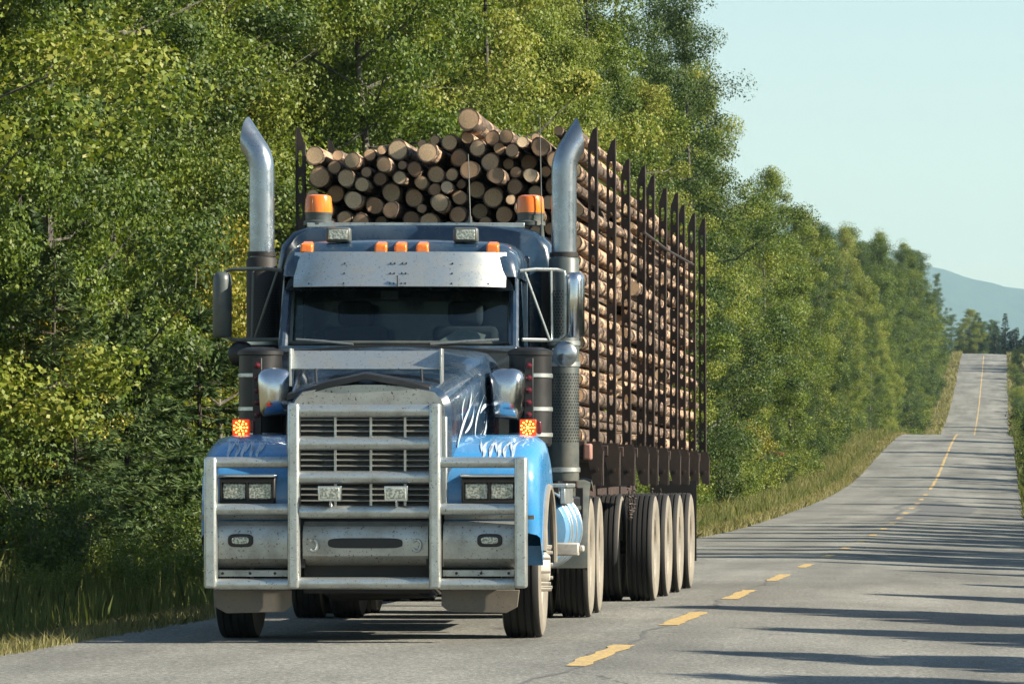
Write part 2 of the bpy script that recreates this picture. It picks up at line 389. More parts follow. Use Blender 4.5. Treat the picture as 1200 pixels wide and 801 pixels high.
paint('painted_line', CL - 0.055, CL + 0.055, 178, 300, 3)
paint('painted_line', CL - 0.06, CL + 0.06, 380, 690, 4)
# patched tar area on the far part of the near slope
vs = [];
for k in range(22):
    a = 2 * math.pi * k / 22; rx = 1.15 * (1 + 0.25 * math.sin(3 * a + 1) + rng.uniform(-.12, .12)); ry_ = 17 * (1 + 0.2 * math.sin(2 * a) + rng.uniform(-.1, .1))
    x = -2.2 + rx * math.cos(a); yy = 140 + ry_ * math.sin(a); vs.append((x, yy, ground_z(x, yy) + 0.0155))
cx = (-2.2, 140, ground_z(-2.2, 140) + 0.0155)
mb = MB(); mb.add(vs + [cx], [(k, (k + 1) % 22, 22) for k in range(22)]); mb.build('tar_patch', 'patch', road, smooth=0)
# seam crack beside the centre line
pts = []
yy = 26.0
while yy < 60:
    pts.append((CL - 0.02 + 0.05 * math.sin(yy * 1.3) + rng.uniform(-.03, .03), yy)); yy += 0.5
vs = []; fs = []
for i, (x, yv) in enumerate(pts):
    wd = 0.012 + 0.012 * rng.random(); vs += [(x - wd, yv, ground_z(x, yv) + 0.0145), (x + wd, yv, ground_z(x, yv) + 0.0145)]
    if i: fs.append((2 * i - 2, 2 * i - 1, 2 * i + 1, 2 * i))
mb = MB(); mb.add(vs, fs); mb.build('seam_crack', 'patch', road, smooth=0)

# distant hill
hx = np.linspace(-3600, 2600, 190); hy = np.linspace(4600, 7400, 60)
rr = np.random.default_rng(11); vs = []; fs = []
for i, yv in enumerate(hy):
    v_ = (yv - 4600) / 2800
    for k, x in enumerate(hx):
        e = math.exp(-((x + 420) / 1150.0) ** 2) * 0.72 + math.exp(-((x + 1700) / 900.0) ** 2) * 0.6 + 0.16
        h = (300 * e + 62 * math.exp(-((x + 230) / 200.0) ** 2)) * math.sin(min(1, v_ * 1.6) * math.pi / 2) ** 1.4 * (1 if v_ < 0.7 else math.cos((v_ - 0.7) / 0.3 * 1.3))
        h += 9 * math.sin(x * 0.011 + yv * 0.004) + rr.normal(0, 2.2)
        vs.append((x, yv, 2 + h))
for i in range(59):
    for k in range(189): a = i * 190 + k; fs.append((a, a + 1, a + 191, a + 190))
vs = [(x * 2 - 40, y * 2, 2 + (z - 2) * 2) for x, y, z in vs]
mb = MB(); mb.add(vs, fs); tag(mb.build('hill', 'hill', smooth=180), kind='structure')

# ------------------------------------------------------------------ the tractor unit (local x: driver side, y: rearwards, z up; steer axle at y = 0)
TY = 36.0; YAW = 0.030
TR = empty('semi_tractor', (-4.685, TY, 0.012), YAW)
tag(TR, 'dark blue conventional semi tractor with aluminium bull bar and two tall exhaust stacks', 'truck')
def part(name, mb, mat, parent=None, bevel=0, smooth=35, label=None, seg=2):
    o = mb.build(name, mat, parent or TR, bevel, smooth, seg)
    if label: o['label'] = label
    return o

# --- wheels
def tyre_mesh(rad, wid, tread=True):
    h = wid / 2
    p = [(rad * 0.56, -h * 0.62), (rad * 0.62, -h * 0.86), (rad * 0.78, -h), (rad * 0.90, -h * 0.98), (rad * 0.965, -h * 0.90), (rad * 0.99, -h * 0.84)]
    mats = [1, 1, 1, 1, 0]
    gro = [-0.62, -0.26, 0.10, 0.46]
    pr = list(p); m_ = list(mats)
    xs = -h * 0.84
    for g in gro:
        a = g * h
        pr += [(rad, a), (rad - 0.014, a + 0.003), (rad - 0.014, a + 0.016), (rad, a + 0.019)]; m_ += [0, 0, 0, 0]
    pr += [(r_, -a_) for r_, a_ in reversed(p)]; m_ += [0] + list(reversed(mats))
    mb = MB(); mb.lathe(pr, (0, 0, 0), 'x', 48, mats=m_); return mb.mesh('tyre', ['rubber', 'sidewall'], 50)
def rim_mesh(rad, wid, front):
    h = wid / 2; r0 = rad * 0.60; mb = MB()
    if front:
        pr = [(r0, h * 0.55), (r0 * 1.02, h * 0.80), (r0 * 0.95, h * 0.82), (r0 * 0.90, h * 0.35), (r0 * 0.80, h * 0.62), (r0 * 0.55, h * 0.80), (r0 * 0.42, h * 0.82), (r0 * 0.38, h * 1.05), (r0 * 0.30, h * 1.25), (0.001, h * 1.28)]
    else:
        pr = [(r0, h * 0.55), (r0 * 1.02, h * 0.80), (r0 * 0.95, h * 0.82), (r0 * 0.88, -h * 0.3), (r0 * 0.60, -h * 0.5), (r0 * 0.42, -h * 0.5), (r0 * 0.40, h * 0.3), (r0 * 0.34, h * 0.62), (0.001, h * 0.64)]
    mb.lathe(pr, (0, 0, 0), 'x', 36)
    for k in range(10):
        a = 2 * math.pi * k / 10; c = (math.cos(a) * r0 * 0.52, math.sin(a) * r0 * 0.52); x0 = h * 0.78 if front else -h * 0.5
        mb.cyl((x0, *c), (x0 + (0.085 if front else 0.05), *c), 0.017, 0.012 if front else 0.017, 6)
        if front and k % 2 == 0:
            a += 0.3; c = (math.cos(a) * r0 * 0.76, math.sin(a) * r0 * 0.76)
            mb.cyl((h * 0.60, *c), (h * 0.64, *c), 0.026, None, 10, 1)
    return mb.mesh('rim', ['rim', 'black'], 40)
TYRE_S = tyre_mesh(0.525, 0.30); TYRE_D = tyre_mesh(0.525, 0.27)
RIM_S = rim_mesh(0.525, 0.30, True); RIM_D = rim_mesh(0.525, 0.27, False)
def wheel(parent, x, y, z, steer=False, flip=False, dual=False):
    o = bpy.data.objects.new('wheel', TYRE_S if steer else TYRE_D); COL.objects.link(o); o.parent = parent
    o.location = (x, y, z); o.rotation_euler = (random.uniform(0, 6.28), 0, math.pi if flip else 0)
    r_ = bpy.data.objects.new('rim', RIM_S if steer else RIM_D); COL.objects.link(r_); r_.parent = o
    return o
for s in (1, -1):
    wheel(TR, s * 1.07, 0, 0.522, True, s < 0)
    for y in (5.28, 6.65):
        for x in (1.15, 0.82): wheel(TR, s * x, y, 0.522, False, s < 0)
mb = MB(); mb.box(-0.95, 0.95, -0.07, 0.07, 0.42, 0.56); part('steer_axle', mb, 'dark_steel', bevel=0.02)
for y in (5.28, 6.65):
    mb = MB(); mb.cyl((-1.0, y, 0.52), (1.0, y, 0.52), 0.085, None, 14); mb.lathe([(0.001, -0.2), (0.2, -0.14), (0.24, 0), (0.2, 0.14), (0.001, 0.2)], (0, y, 0.54), 'y', 20)
    part('drive_axle', mb, 'dark_steel')
# hub spikes on the driver side steer wheel
# --- frame, engine underside
mb = MB()
for s in (1, -1): mb.box(s * 0.38, s * 0.46, -0.95, 7.4, 0.72, 0.98)
for y in (0.7, 2.6, 4.2, 5.95, 7.3): mb.box(-0.38, 0.38, y, y + 0.1, 0.75, 0.95)
part('chassis_frame', mb, 'dark_steel', bevel=0.006)
mb = MB(); mb.prism([(-0.42, 0.36), (0.30, 0.36), (0.36, 0.30), (-0.34, 0.28), (-0.42, 0.32)], 'y', -0.3, 1.1); mb.box(-0.35, 0.30, -0.55, 1.3, 0.34, 0.95)
part('engine_sump', mb, 'dark_steel', bevel=0.02)
mb = MB(); mb.box(-0.5, 0.5, 5.35, 6.5, 0.99, 1.12); mb.lathe([(0.5, 0), (0.52, 0.03), (0.2, 0.035), (0.001, 0.02)], (0, 5.95, 1.12), 'z', 28)
part('fifth_wheel', mb, 'dark_steel', bevel=0.01)

# --- bull bar
YB = -1.36
bull = None
mb = MB(); mb.cyl((-0.48, YB + 0.035, 0.437), (0.48, YB + 0.035, 0.437), 0.044, None, 20)
bull = part('bull_bar', mb, 'alu')
for x in (-1.115, 1.135):
    mb = MB(); mb.box(x - 0.045, x + 0.045, YB - 0.03, YB + 0.11, 0.40, 1.355); part('post', mb, 'alu', bull, 0.02, seg=3)
def bar(x0, x1, z, r, y=YB + 0.035):
    m_ = MB(); n = 7; m_.cyl((x0, y, z), (x1, y, z), r, None, 20); return part('rail', m_, 'alu', bull)
for x in (-0.512, 0.512):
    m_ = MB(); m_.box(x - 0.041, x + 0.041, YB - 0.035, YB + 0.115, 0.395, 1.745); part('post', m_, 'alu', bull, 0.02, seg=3)
for z, r_ in ((1.690, 0.047), (1.452, 0.047), (1.206, 0.047), (0.955, 0.047)): bar(-0.48, 0.48, z, r_)
for s in (1, -1):
    for z, r_ in ((1.315, 0.040), (0.975, 0.042), (0.430, 0.042)): bar(s * 0.545, s * 1.09, z, r_)
for s in (1, -1):
    m_ = MB(); m_.box(s * 0.44, s * 0.54, YB + 0.1, -0.9, 0.55, 0.75); part('mount_bracket', m_, 'dark_steel', bull)
    m_ = MB(); m_.box(s * 0.50, s * 0.53, YB + 0.1, -1.0, 1.0, 1.12); part('mount_bracket', m_, 'dark_steel', bull)
# --- bumper: rolled plate across the nose, deeper at the ends
def bumper_poly(zt, zb): return [(-1.17, zt - 0.01), (-1.255, zt - 0.045), (-1.285, zt - 0.10), (-1.29, (zt + zb) / 2), (-1.28, zb + 0.07), (-1.235, zb + 0.02), (-1.17, zb), (-1.14, zb + 0.02), (-1.14, zt - 0.03)]
mb = MB()
mb.prism(bumper_poly(0.895, 0.565), 'x', -0.455, 0.455)
bumper = part('bumper', mb, 'alu_plate')
for s in (1, -1):
    mb = MB(); mb.prism(bumper_poly(0.900, 0.545), 'x', s * 0.565, s * 1.10)
    mb.prism([(-1.14, 0.93), (-1.19, 0.93), (-1.17, 0.90), (-1.14, 0.90)], 'x', s * 0.565, s * 1.22)
    part('end_plate', mb, 'alu_plate', bumper)
    mb = MB(); mb.prism([(-1.255, 0.485), (-1.255, 0.530), (-1.14, 0.533), (-1.14, 0.485)], 'x', s * 0.56, s * 1.12)
    for x in (0.66, 0.84, 1.04): mb.cyl((s * x, -1.262, 0.508), (s * x, -1.252, 0.508), 0.011, None, 8, 1)
    part('lower_strip', mb, ['alu_plate', 'black'], bumper)
    # oval marker lamp
    def oval(w_, h_): return [(w_ * math.copysign(abs(math.cos(a)) ** 0.45, math.cos(a)), h_ * math.copysign(abs(math.sin(a)) ** 0.7, math.sin(a))) for a in [2 * math.pi * k / 24 for k in range(24)]]
    xm = 0.905
    mb = MB(); mb.prism([(s * xm + a, 0.748 + b) for a, b in oval(0.092, 0.048)], 'y', -1.305, -1.27); lampo = part('marker_bezel', mb, 'black', bumper, 0.006)
    mb = MB(); mb.prism([(s * xm + a, 0.748 + b) for a, b in oval(0.062, 0.026)], 'y', -1.312, -1.30); part('marker_lens', mb, 'lamp', lampo, 0.004)
    # tow hook
    mb = MB(); mb.tube([(s * 0.375 + 0.03 * math.cos(a), -1.31, 0.712 + 0.042 * math.sin(a)) for a in np.linspace(-2.4, 2.4, 10)], 0.011, 8); part('tow_hook', mb, 'alu', bumper)
    # flap under the bumper end
    P_ = [(0.545, 0.385), (0.545, 0.27), (0.60, 0.225), (1.02, 0.215), (1.10, 0.26), (1.115, 0.385)]
    mb = MB(); mb.prism([(s * a, b) for a, b in P_], 'y', -1.20, -1.185); part('air_dam', mb, 'flap', bumper, 0.004)
mb = MB(); mb.prism([(a, 0.728 + b) for a, b in [(0.272 * math.copysign(abs(math.cos(q)) ** 0.3, math.cos(q)), 0.037 * math.copysign(abs(math.sin(q)) ** 0.6, math.sin(q))) for q in [2 * math.pi * k / 28 for k in range(28)]]], 'y', -1.2935, -1.25)
part('winch_slot', mb, 'black', bumper)
mb = MB(); mb.box(-0.46, 0.46, -1.16, -1.12, 0.36, 0.58); part('radiator_lip', mb, 'dark_steel', bumper)

# --- hood
def hood_sec(y):
    t_ = (y + 1.0) / 2.25
    w_ = 0.60 + 0.19 * t_ ** 1.05; zs = 1.74 + 0.33 * t_; zt = zs + 0.135; zc = zt + 0.045
    zb = 1.02 if y < -0.9 else (1.30 if y < 0.75 else 1.15)
    half = [(w_, zb), (w_ + 0.005, zs - 0.18), (w_, zs), (w_ - 0.025, zs + 0.06), (w_ - 0.08, zt - 0.015), (w_ - 0.20, zt + 0.008), (0.30, zc - 0.018), (0.10, zc - 0.003)]
    return [(x, y, z) for x, z in half] + [(-x, y, z) for x, z in reversed(half)]
hy_ = [-1.0, -0.93, -0.7, -0.4, 0, 0.4, 0.74, 0.76, 1.0, 1.25]
mb = MB(); mb.loft([hood_sec(y) for y in hy_], caps=False)
hood = part('hood', mb, 'navy', smooth=50)
# grille shell: crown plate and side rails around a dark opening
def lip(off, zoff=0):
    return [(x, y - off, z + zoff) for x, y, z in hood_sec(-1.0)]
mb = MB()
A = hood_sec(-1.0); B = [(x * 0.93, -1.05, 1.02 + (z - 1.02) * 0.965) for x, y, z in A]
mb.loft([A, B], caps=False); part('grille_trim', mb, 'navy', hood, smooth=50)
C_ = [(x, y, z) for x, y, z in B]; D_ = [(max(-0.50, min(0.50, x)), -1.045, min(z, 1.655)) for x, y, z in B]
mb = MB(); mb.loft([C_, D_], caps=False)
shell = part('grille_shell', mb, 'alu_plate', hood, smooth=20)
for s in (1, -1):
    mb = MB(); mb.box(s * 0.505, s * 0.575, -1.075, -1.035, 0.95, 1.655); part('grille_side_rail', mb, 'alu', hood, 0.01)
mb = MB(); mb.box(-0.52, 0.52, -0.98, -0.955, 0.60, 1.68); part('radiator_core', mb, 'black', hood)
grille = MB()
for x in (-0.245, 0.015, 0.265): grille.box(x - 0.008, x + 0.008, -1.050, -1.015, 0.985, 1.655)
grille = part('grille', grille, 'alu', hood)
sl = MB(); sl.add([(-0.5, -1.035, -0.011), (0.5, -1.035, -0.011), (0.5, -1.00, 0.009), (-0.5, -1.00, 0.009), (-0.5, -1.035, -0.006), (0.5, -1.035, -0.006), (0.5, -1.00, 0.014), (-0.5, -1.00, 0.014)], [(0, 1, 2, 3), (4, 5, 6, 7), (0, 1, 5, 4), (1, 2, 6, 5), (2, 3, 7, 6), (3, 0, 4, 7)])
SL = sl.mesh('slat', 'alu_plate', 0)
for k in range(16):
    o = bpy.data.objects.new('slat', SL); COL.objects.link(o); o.parent = grille; o.location = (0, 0, 1.0 + 0.0425 * k)
# dark chevron trim over the nose and bug deflector
mb = MB()
pts = [(-0.60, -1.02, 1.80), (-0.30, -1.05, 1.895), (-0.02, -1.07, 1.955), (0.26, -1.05, 1.905), (0.45, -1.03, 1.86)]
mb.loft([[(x, y - 0.01, z - 0.035), (x, y + 0.05, z - 0.03), (x, y + 0.09, z + 0.03), (x, y - 0.005, z + 0.012)] for x, y, z in pts], closed=True)
part('nose_trim', mb, 'black', hood, 0.006)
mb = MB()
xs = np.linspace(-0.60, 0.50, 8)
mb.loft([[(x, -0.78, 2.01), (x, -0.77, 2.0), (x, -0.64, 2.135), (x, -0.645, 2.148)] for x in xs], closed=True)
defl = part('bug_deflector', mb, 'alu', hood, 0.004)
for x in (-0.42, 0.36):
    mb = MB(); mb.cyl((x, -0.77, 2.01), (x + 0.01, -0.80, 1.88), 0.010, None, 8); part('bracket', mb, 'black', defl)
for x in (-0.605, 0.505):
    mb = MB(); mb.box(x - 0.008, x + 0.008, -0.79, -0.62, 1.88, 2.16); part('end_fin', mb, 'alu', defl, 0.003)
# hood latches and tribal flames on the driver side
for s in (1, -1):
    for k in range(6):
        yk = 0.25 + 0.0 * k; zk = 1.48 + 0.075 * k
        m_ = MB(); m_.lathe([(0.024, 0), (0.020, 0.012), (0.001, 0.024)], (s * (hood_sec(0.30)[1][0] - 0.004), 0.45 + 0.02 * k, zk), 'x', 8)
        part('hood_stud', m_, 'alu', hood)
def hood_x(y, z): return 0.60 + 0.19 * ((y + 1.0) / 2.25) ** 1.05 + 0.011 - (max(0, z - (1.74 + 0.33 * (y + 1) / 2.25)) * 0.2)
def ribbon(mb, path, wmax, fx, side=1):
    n = len(path); vs = []; fs = []
    for i, (a, b) in enumerate(path):
        a0, b0 = path[max(0, i - 1)]; a1, b1 = path[min(n - 1, i + 1)]
        dx, dz = a1 - a0, b1 - b0; L = math.hypot(dx, dz) or 1; t_ = i / (n - 1)
        wd = wmax * (math.sin(math.pi * min(1, t_ * 1.15 + 0.08)) if t_ < 0.9 else 0.08)
        for sg in (1, -1):
            p, q = a - dz / L * wd * sg, b + dx / L * wd * sg
            vs.append(fx(p, q))
        if i: fs.append((2 * i - 2, 2 * i - 1, 2 * i + 1, 2 * i))
    mb.add(vs, fs)
def curve(p0, p1, p2, n=10):
    return [((1 - t_) ** 2 * p0[0] + 2 * t_ * (1 - t_) * p1[0] + t_ * t_ * p2[0], (1 - t_) ** 2 * p0[1] + 2 * t_ * (1 - t_) * p1[1] + t_ * t_ * p2[1]) for t_ in np.linspace(0, 1, n)]
for s in (1, -1):
    mb = MB(); fx = lambda p, q, s=s: (s * hood_x(p, q), p, q)
    for c0, c1, c2, wd in [((-0.62, 1.36), (-0.3, 1.38), (0.1, 1.62), 0.018), ((-0.62, 1.42), (-0.5, 1.62), (-0.15, 1.80), 0.016), ((-0.2, 1.46), (-0.3, 1.6), (0.10, 1.86), 0.015),
                           ((-0.45, 1.52), (-0.2, 1.60), (-0.25, 1.78), 0.014), ((-0.05, 1.5), (0.1, 1.56), (0.02, 1.78), 0.014), ((-0.5, 1.60), (-0.55, 1.70), (-0.38, 1.80), 0.012),
                           ((-0.1, 1.66), (-0.02, 1.74), (0.2, 1.72), 0.012), ((-0.38, 1.66), (-0.28, 1.76), (-0.30, 1.84), 0.012)]:
        sc2 = lambda q: (-0.78 + (q[0] + 0.62) * 2.0, 1.36 + (q[1] - 1.36) * 1.12)
        ribbon(mb, curve(sc2(c0), sc2(c1), sc2(c2)), wd * 1.5, fx)
    part('flame_decal', mb, 'white', hood, smooth=0)

# --- fenders
OUT = [(-1.00, 0.80), (-1.045, 0.93), (-1.05, 1.08), (-1.02, 1.24), (-0.93, 1.36), (-0.72, 1.455), (-0.40, 1.515), (-0.05, 1.530), (0.25, 1.49), (0.50, 1.39), (0.66, 1.24), (0.73, 1.05), (0.75, 0.88)]
def fpt(i_, x):   # i_: float index along OUT
    i0 = int(min(len(OUT) - 2, max(0, math.floor(i_)))); f = i_ - i0
    y = OUT[i0][0] * (1 - f) + OUT[i0 + 1][0] * f; z = OUT[i0][1] * (1 - f) + OUT[i0 + 1][1] * f
    return y, z
for s in (1, -1):
    secs = []
    n = 37
    for j in range(n):
        i_ = (len(OUT) - 1) * j / (n - 1); y, z = fpt(i_, 0)
        ang = math.pi * 0.985 * j / (n - 1); ra = 0.63
        ay, az = -math.cos(ang) * ra, 0.50 + max(0.0, math.sin(ang)) * ra
        if j == 0: ay, az = -0.70, 0.70
        k = 0.94
        cy, cz = y * k, 0.5 + (z - 0.5) * k
        secs.append([(s * 0.56, y, z), (s * 1.08, y, z), (s * 1.17, y * 0.985, 0.5 + (z - 0.5) * 0.985), (s * 1.225, cy, cz), (s * 1.245, 0.75 * cy + 0.25 * ay, 0.75 * cz + 0.25 * az), (s * 1.25, ay, az), (s * 1.20, ay, az), (s * 0.60, ay * 1.0, az)])
    mb = MB(); mb.loft(secs, closed=False, caps=False)
    fend = part('fender', mb, 'blue', smooth=45)
    mb = MB(); mb.tube([(s * 1.25, -math.cos(a) * 0.635, 0.50 + math.sin(a) * 0.635) for a in np.linspace(0.25, math.pi * 0.97, 24)], 0.026, 8)
    part('arch_lip', mb, 'sidewall', fend)
    # headlamp unit in its pocket
    zc = 1.105; xc = 0.885
    mb = MB(); mb.box(s * (xc - 0.205), s * (xc + 0.205), -1.062, -0.98, zc - 0.12, zc + 0.105); hl = part('headlamp_housing', mb, 'black', fend, 0.012)
    mb = MB(); mb.box(s * (xc - 0.215), s * (xc + 0.215), -1.085, -0.99, zc + 0.100, zc + 0.125); part('chrome_brow', mb, 'chrome', hl, 0.008)
    for dx in (-0.094, 0.094):
        mb = MB(); mb.box(s * xc + dx - 0.088, s * xc + dx + 0.088, -1.083, -1.055, zc - 0.062, zc + 0.062); part('headlamp', mb, 'lamp', hl, 0.012)
    # dark bezel frame round the lamps, four bars
    mb = MB()
    for x0, x1, z0, z1 in ((-0.195, 0.195, 0.064, 0.082), (-0.195, 0.195, -0.082, -0.064), (-0.195, -0.184, -0.064, 0.064), (0.184, 0.195, -0.064, 0.064), (-0.006, 0.006, -0.064, 0.064)):
        mb.box(s * xc + x0, s * xc + x1, -1.094, -1.058, zc + z0, zc + z1)
    part('bezel', mb, 'dark_steel', hl)
    # pale flames on the sloping fender top
    mb = MB()
    def fx(p, q, s=s):   # p along x, q index along the outline
        y, z = fpt(q, 0); y2, z2 = fpt(q + 0.1, 0); L = math.hypot(y2 - y, z2 - z)
        return (s * p, y - (z2 - z) / L * 0.006, z + (y2 - y) / L * 0.006)
    for x, sk in ((0.80, -0.05), (0.855, 0.04), (0.91, -0.05), (0.965, 0.05), (1.02, -0.04)):
        pth = [(x + sk * 0.5 * math.sin(k * 0.75 + sk * 40) + 0.012 * k, 3.8 + 0.25 * k) for k in range(9)]
        ribbon(mb, pth, 0.014, fx)
        ribbon(mb, [(x + 0.015 + sk * 0.6 * k / 4, 4.3 + 0.3 * k) for k in range(5)], 0.009, fx)
    part('flame_decal', mb, 'white', fend, smooth=0)
    # turn signal on a stalk above the fender, lit
    xl, yl, zl = s * 1.085, 0.10, 1.585
    mb = MB(); mb.box(xl - 0.062, xl + 0.062, yl, yl + 0.06, zl - 0.062, zl + 0.062); mb.cyl((xl, yl + 0.04, zl - 0.06), (xl, yl + 0.04, 1.48), 0.015, None, 8)
    ts = part('turn_signal', mb, 'lamp_rim', fend, 0.03, label='lit amber turn signal')
    mb = MB(); mb.cyl((xl, yl - 0.010, zl), (xl, yl - 0.002, zl), 0.014, None, 8)
    for nr, rr_ in ((6, 0.028), (11, 0.049)):
        for k in range(nr):
            a = 2 * math.pi * k / nr; mb.cyl((xl + rr_ * math.cos(a), yl - 0.010, zl + rr_ * math.sin(a)), (xl + rr_ * math.cos(a), yl + 0.002, zl + rr_ * math.sin(a)), 0.008, None, 6)
    part('diode', mb, 'diode', ts)
    if s > 0: mb = MB(); mb.box(xl + 0.069, xl + 0.10, yl + 0.0, yl + 0.05, zl - 0.05, zl + 0.05)
    else: mb = MB(); mb.box(xl + 0.069, xl + 0.105, yl + 0.0, yl + 0.05, zl - 0.04, zl + 0.06)
    part('side_lens', mb, 'red', ts, 0.01)

# fog lamps on the bull bar
for x in (-0.245, 0.235):
    mb = MB(); mb.box(x - 0.085, x + 0.085, YB - 0.055, YB + 0.03, 1.035, 1.145); mb.cyl((x, YB, 1.04), (x, YB + 0.02, 0.98), 0.012, None, 8)
    fl = part('fog_lamp', mb, 'chrome', bull, 0.014)
    mb = MB(); mb.box(x - 0.070, x + 0.070, YB - 0.062, YB - 0.05, 1.05, 1.13); part('lens', mb, 'lamp', fl, 0.006)

# --- cab
def wall(mb, pts, thick, m=0):
    """flat quad panel given 4 corners, extruded along its normal"""
    p = [Vector(q) for q in pts]; nrm = (p[1] - p[0]).cross(p[3] - p[0]).normalized() * thick
    vs = p + [q + nrm for q in p]; mb.add(vs, [(0, 1, 2, 3), (7, 6, 5, 4), (0, 4, 5, 1), (1, 5, 6, 2), (2, 6, 7, 3), (3, 7, 4, 0)], m)
CW = 0.93
mb = MB()
mb.box(-CW, CW, 1.16, 1.24, 0.95, 2.235)                 # firewall / cowl front
mb.box(-CW + 0.03, CW - 0.03, 1.2, 2.6, 0.93, 1.02)      # floor
mb.box(-CW, CW, 2.50, 2.58, 0.95, 3.0)                   # rear wall
cab = part('cab', mb, 'navy', bevel=0.02)
for s in (1, -1):
    mb = MB(); mb.box(s * (CW - 0.05), s * CW, 1.245, 2.495, 0.98, 2.24); dr = part('door', mb, 'navy', cab, 0.012)
    mb = MB(); mb.box(s * CW, s * (CW + 0.03), 2.22, 2.36, 1.95, 2.0); part('handle', mb, 'chrome', dr, 0.006)
    mb = MB()
    mb.cyl((s * 0.90, 1.215, 2.22), (s * 0.885, 1.46, 2.80), 0.038, None, 10); part('pillar', mb, 'navy', cab); mb = MB(); mb.box(s * (CW - 0.06), s * CW, 2.34, 2.50, 2.24, 2.85)
    part('pillar', mb, 'navy', cab, 0.008)
    mb = MB(); mb.add([(s * 0.915, 1.28, 2.245), (s * 0.915, 2.34, 2.245), (s * 0.90, 2.34, 2.84), (s * 0.90, 1.50, 2.84)], [(0, 1, 2, 3)]); part('side_window', mb, 'glass', cab, smooth=0)
# roof: rounded crown
secs = []
for y, zt, wd in ((1.33, 2.83, 0.90), (1.36, 2.95, 0.915), (1.46, 3.035, 0.92), (1.7, 3.075, 0.92), (2.58, 3.10, 0.92)):
    half = [(wd, 2.78), (wd, zt - 0.16), (wd - 0.03, zt - 0.08), (wd - 0.10, zt - 0.02), (wd - 0.25, zt), (0.2, zt + 0.012)]
    secs.append([(x, y, z) for x, z in half] + [(-x, y, z) for x, z in reversed(half)])
mb = MB(); mb.loft(secs); roof = part('roof', mb, 'navy', cab, smooth=50)
# cowl top between hood and windscreen
mb = MB(); mb.loft([[(x, 1.14, 2.235 - 0.07 * abs(x) ** 2), (x, 1.30, 2.275 - 0.05 * x * x), (x, 1.30, 2.2), (x, 1.14, 2.18)] for x in np.linspace(-0.9, 0.9, 9)], closed=True); part('cowl', mb, 'black', cab, smooth=40)
# windscreen, gently curved
vs = []; fs = []; nx = 13
for j, (y0, z0) in enumerate(((1.225, 2.245), (1.34, 2.53), (1.45, 2.80))):
    for i in range(nx): x = -0.86 + 1.72 * i / (nx - 1); vs.append((x, y0 + 0.09 * (x / 0.86) ** 2, z0))
for j in range(2):
    for i in range(nx - 1): a = j * nx + i; fs.append((a, a + 1, a + nx + 1, a + nx))
mb = MB(); mb.add(vs, fs); ws = part('windscreen', mb, 'glass', cab)
fr = MB(); top = vs[2 * nx:]; bot = vs[:nx]
fr.tube([(x, y - 0.012, z + 0.012) for x, y, z in bot] + [(x, y - 0.012, z) for x, y, z in (vs[2 * nx - 1], vs[3 * nx - 1])], 0.018, 8)
fr.tube([(x, y - 0.012, z) for x, y, z in (vs[0], vs[nx], vs[2 * nx])], 0.022, 8)
part('windscreen_seal', fr, 'guard', cab)
for x0, x1 in ((-0.35, -0.80), (0.25, 0.78)):
    mb = MB(); mb.tube([(x0, 1.19, 2.245), ((x0 + x1) / 2, 1.195, 2.27), (x1, 1.24, 2.285)], 0.010, 6); part('wiper', mb, 'alu', cab)
# visor, riveted aluminium in two halves
secs = []
for x in np.linspace(-0.83, 0.83, 15):
    k = (abs(x) / 0.83) ** 4
    yb = 1.12 + 0.18 * k; yt = 1.30 + 0.12 * k
    secs.append([(x, yb, 2.695), (x, yb + 0.012, 2.692), (x, yt + 0.012, 2.962), (x, yt - 0.02, 2.975)])
mb = MB(); mb.loft(secs, closed=True); vis = part('sun_visor', mb, 'alu', cab, 0.003)
mb = MB()
for x in (-0.7, -0.42, -0.06, -0.03, 0.03, 0.06, 0.42, 0.7):
    for z in (2.72, 2.80, 2.88):
        yv = 1.12 + 0.18 * (abs(x) / 0.83) ** 4 + (z - 2.695) / 0.28 * 0.15; mb.cyl((x, yv - 0.006, z), (x, yv + 0.01, z), 0.007, None, 6)
part('rivet', mb, 'dark_steel', vis)['kind'] = 'stuff'
mb = MB(); mb.box(-0.004, 0.004, 1.112, 1.13, 2.695, 2.78); part('seam', mb, 'dark_steel', vis)
# interior
mb = MB(); mb.loft([[(x, 1.30, 2.14), (x, 1.34, 2.21), (x, 1.62, 2.19), (x, 1.68, 2.02), (x, 1.60, 1.7), (x, 1.30, 1.7)] for x in (-0.86, 0.86)], closed=True); part('dashboard', mb, 'dash', cab, 0.02)
mb = MB(); mb.tube([(0.42 + 0.22 * math.cos(a), 1.72 + 0.06 * math.sin(a), 2.16 + 0.19 * math.sin(a)) for a in np.linspace(0, 2 * math.pi, 25)], 0.016, 8)
mb.cyl((0.42, 1.72, 2.16), (0.42, 1.60, 2.0), 0.03, None, 10); mb.cyl((0.21, 1.72, 2.16), (0.63, 1.72, 2.16), 0.014, None, 6); part('steering_wheel', mb, 'black', cab)
for s in (1, -1):
    mb = MB(); mb.box(s * 0.18, s * 0.70, 2.12, 2.30, 1.75, 2.42); mb.box(s * 0.30, s * 0.58, 2.15, 2.26, 2.42, 2.62); mb.box(s * 0.18, s * 0.70, 1.72, 2.2, 1.62, 1.80); part('seat', mb, 'seat', cab, 0.05, seg=3)
mb = MB(); mb.box(-0.88, 0.88, 1.55, 2.49, 2.76, 2.80); part('headliner', mb, 'seat', cab)
mb = MB(); mb.box(-0.16, -0.02, 1.42, 1.46, 2.60, 2.70); part('interior_mirror', mb, 'dash', cab, 0.01)
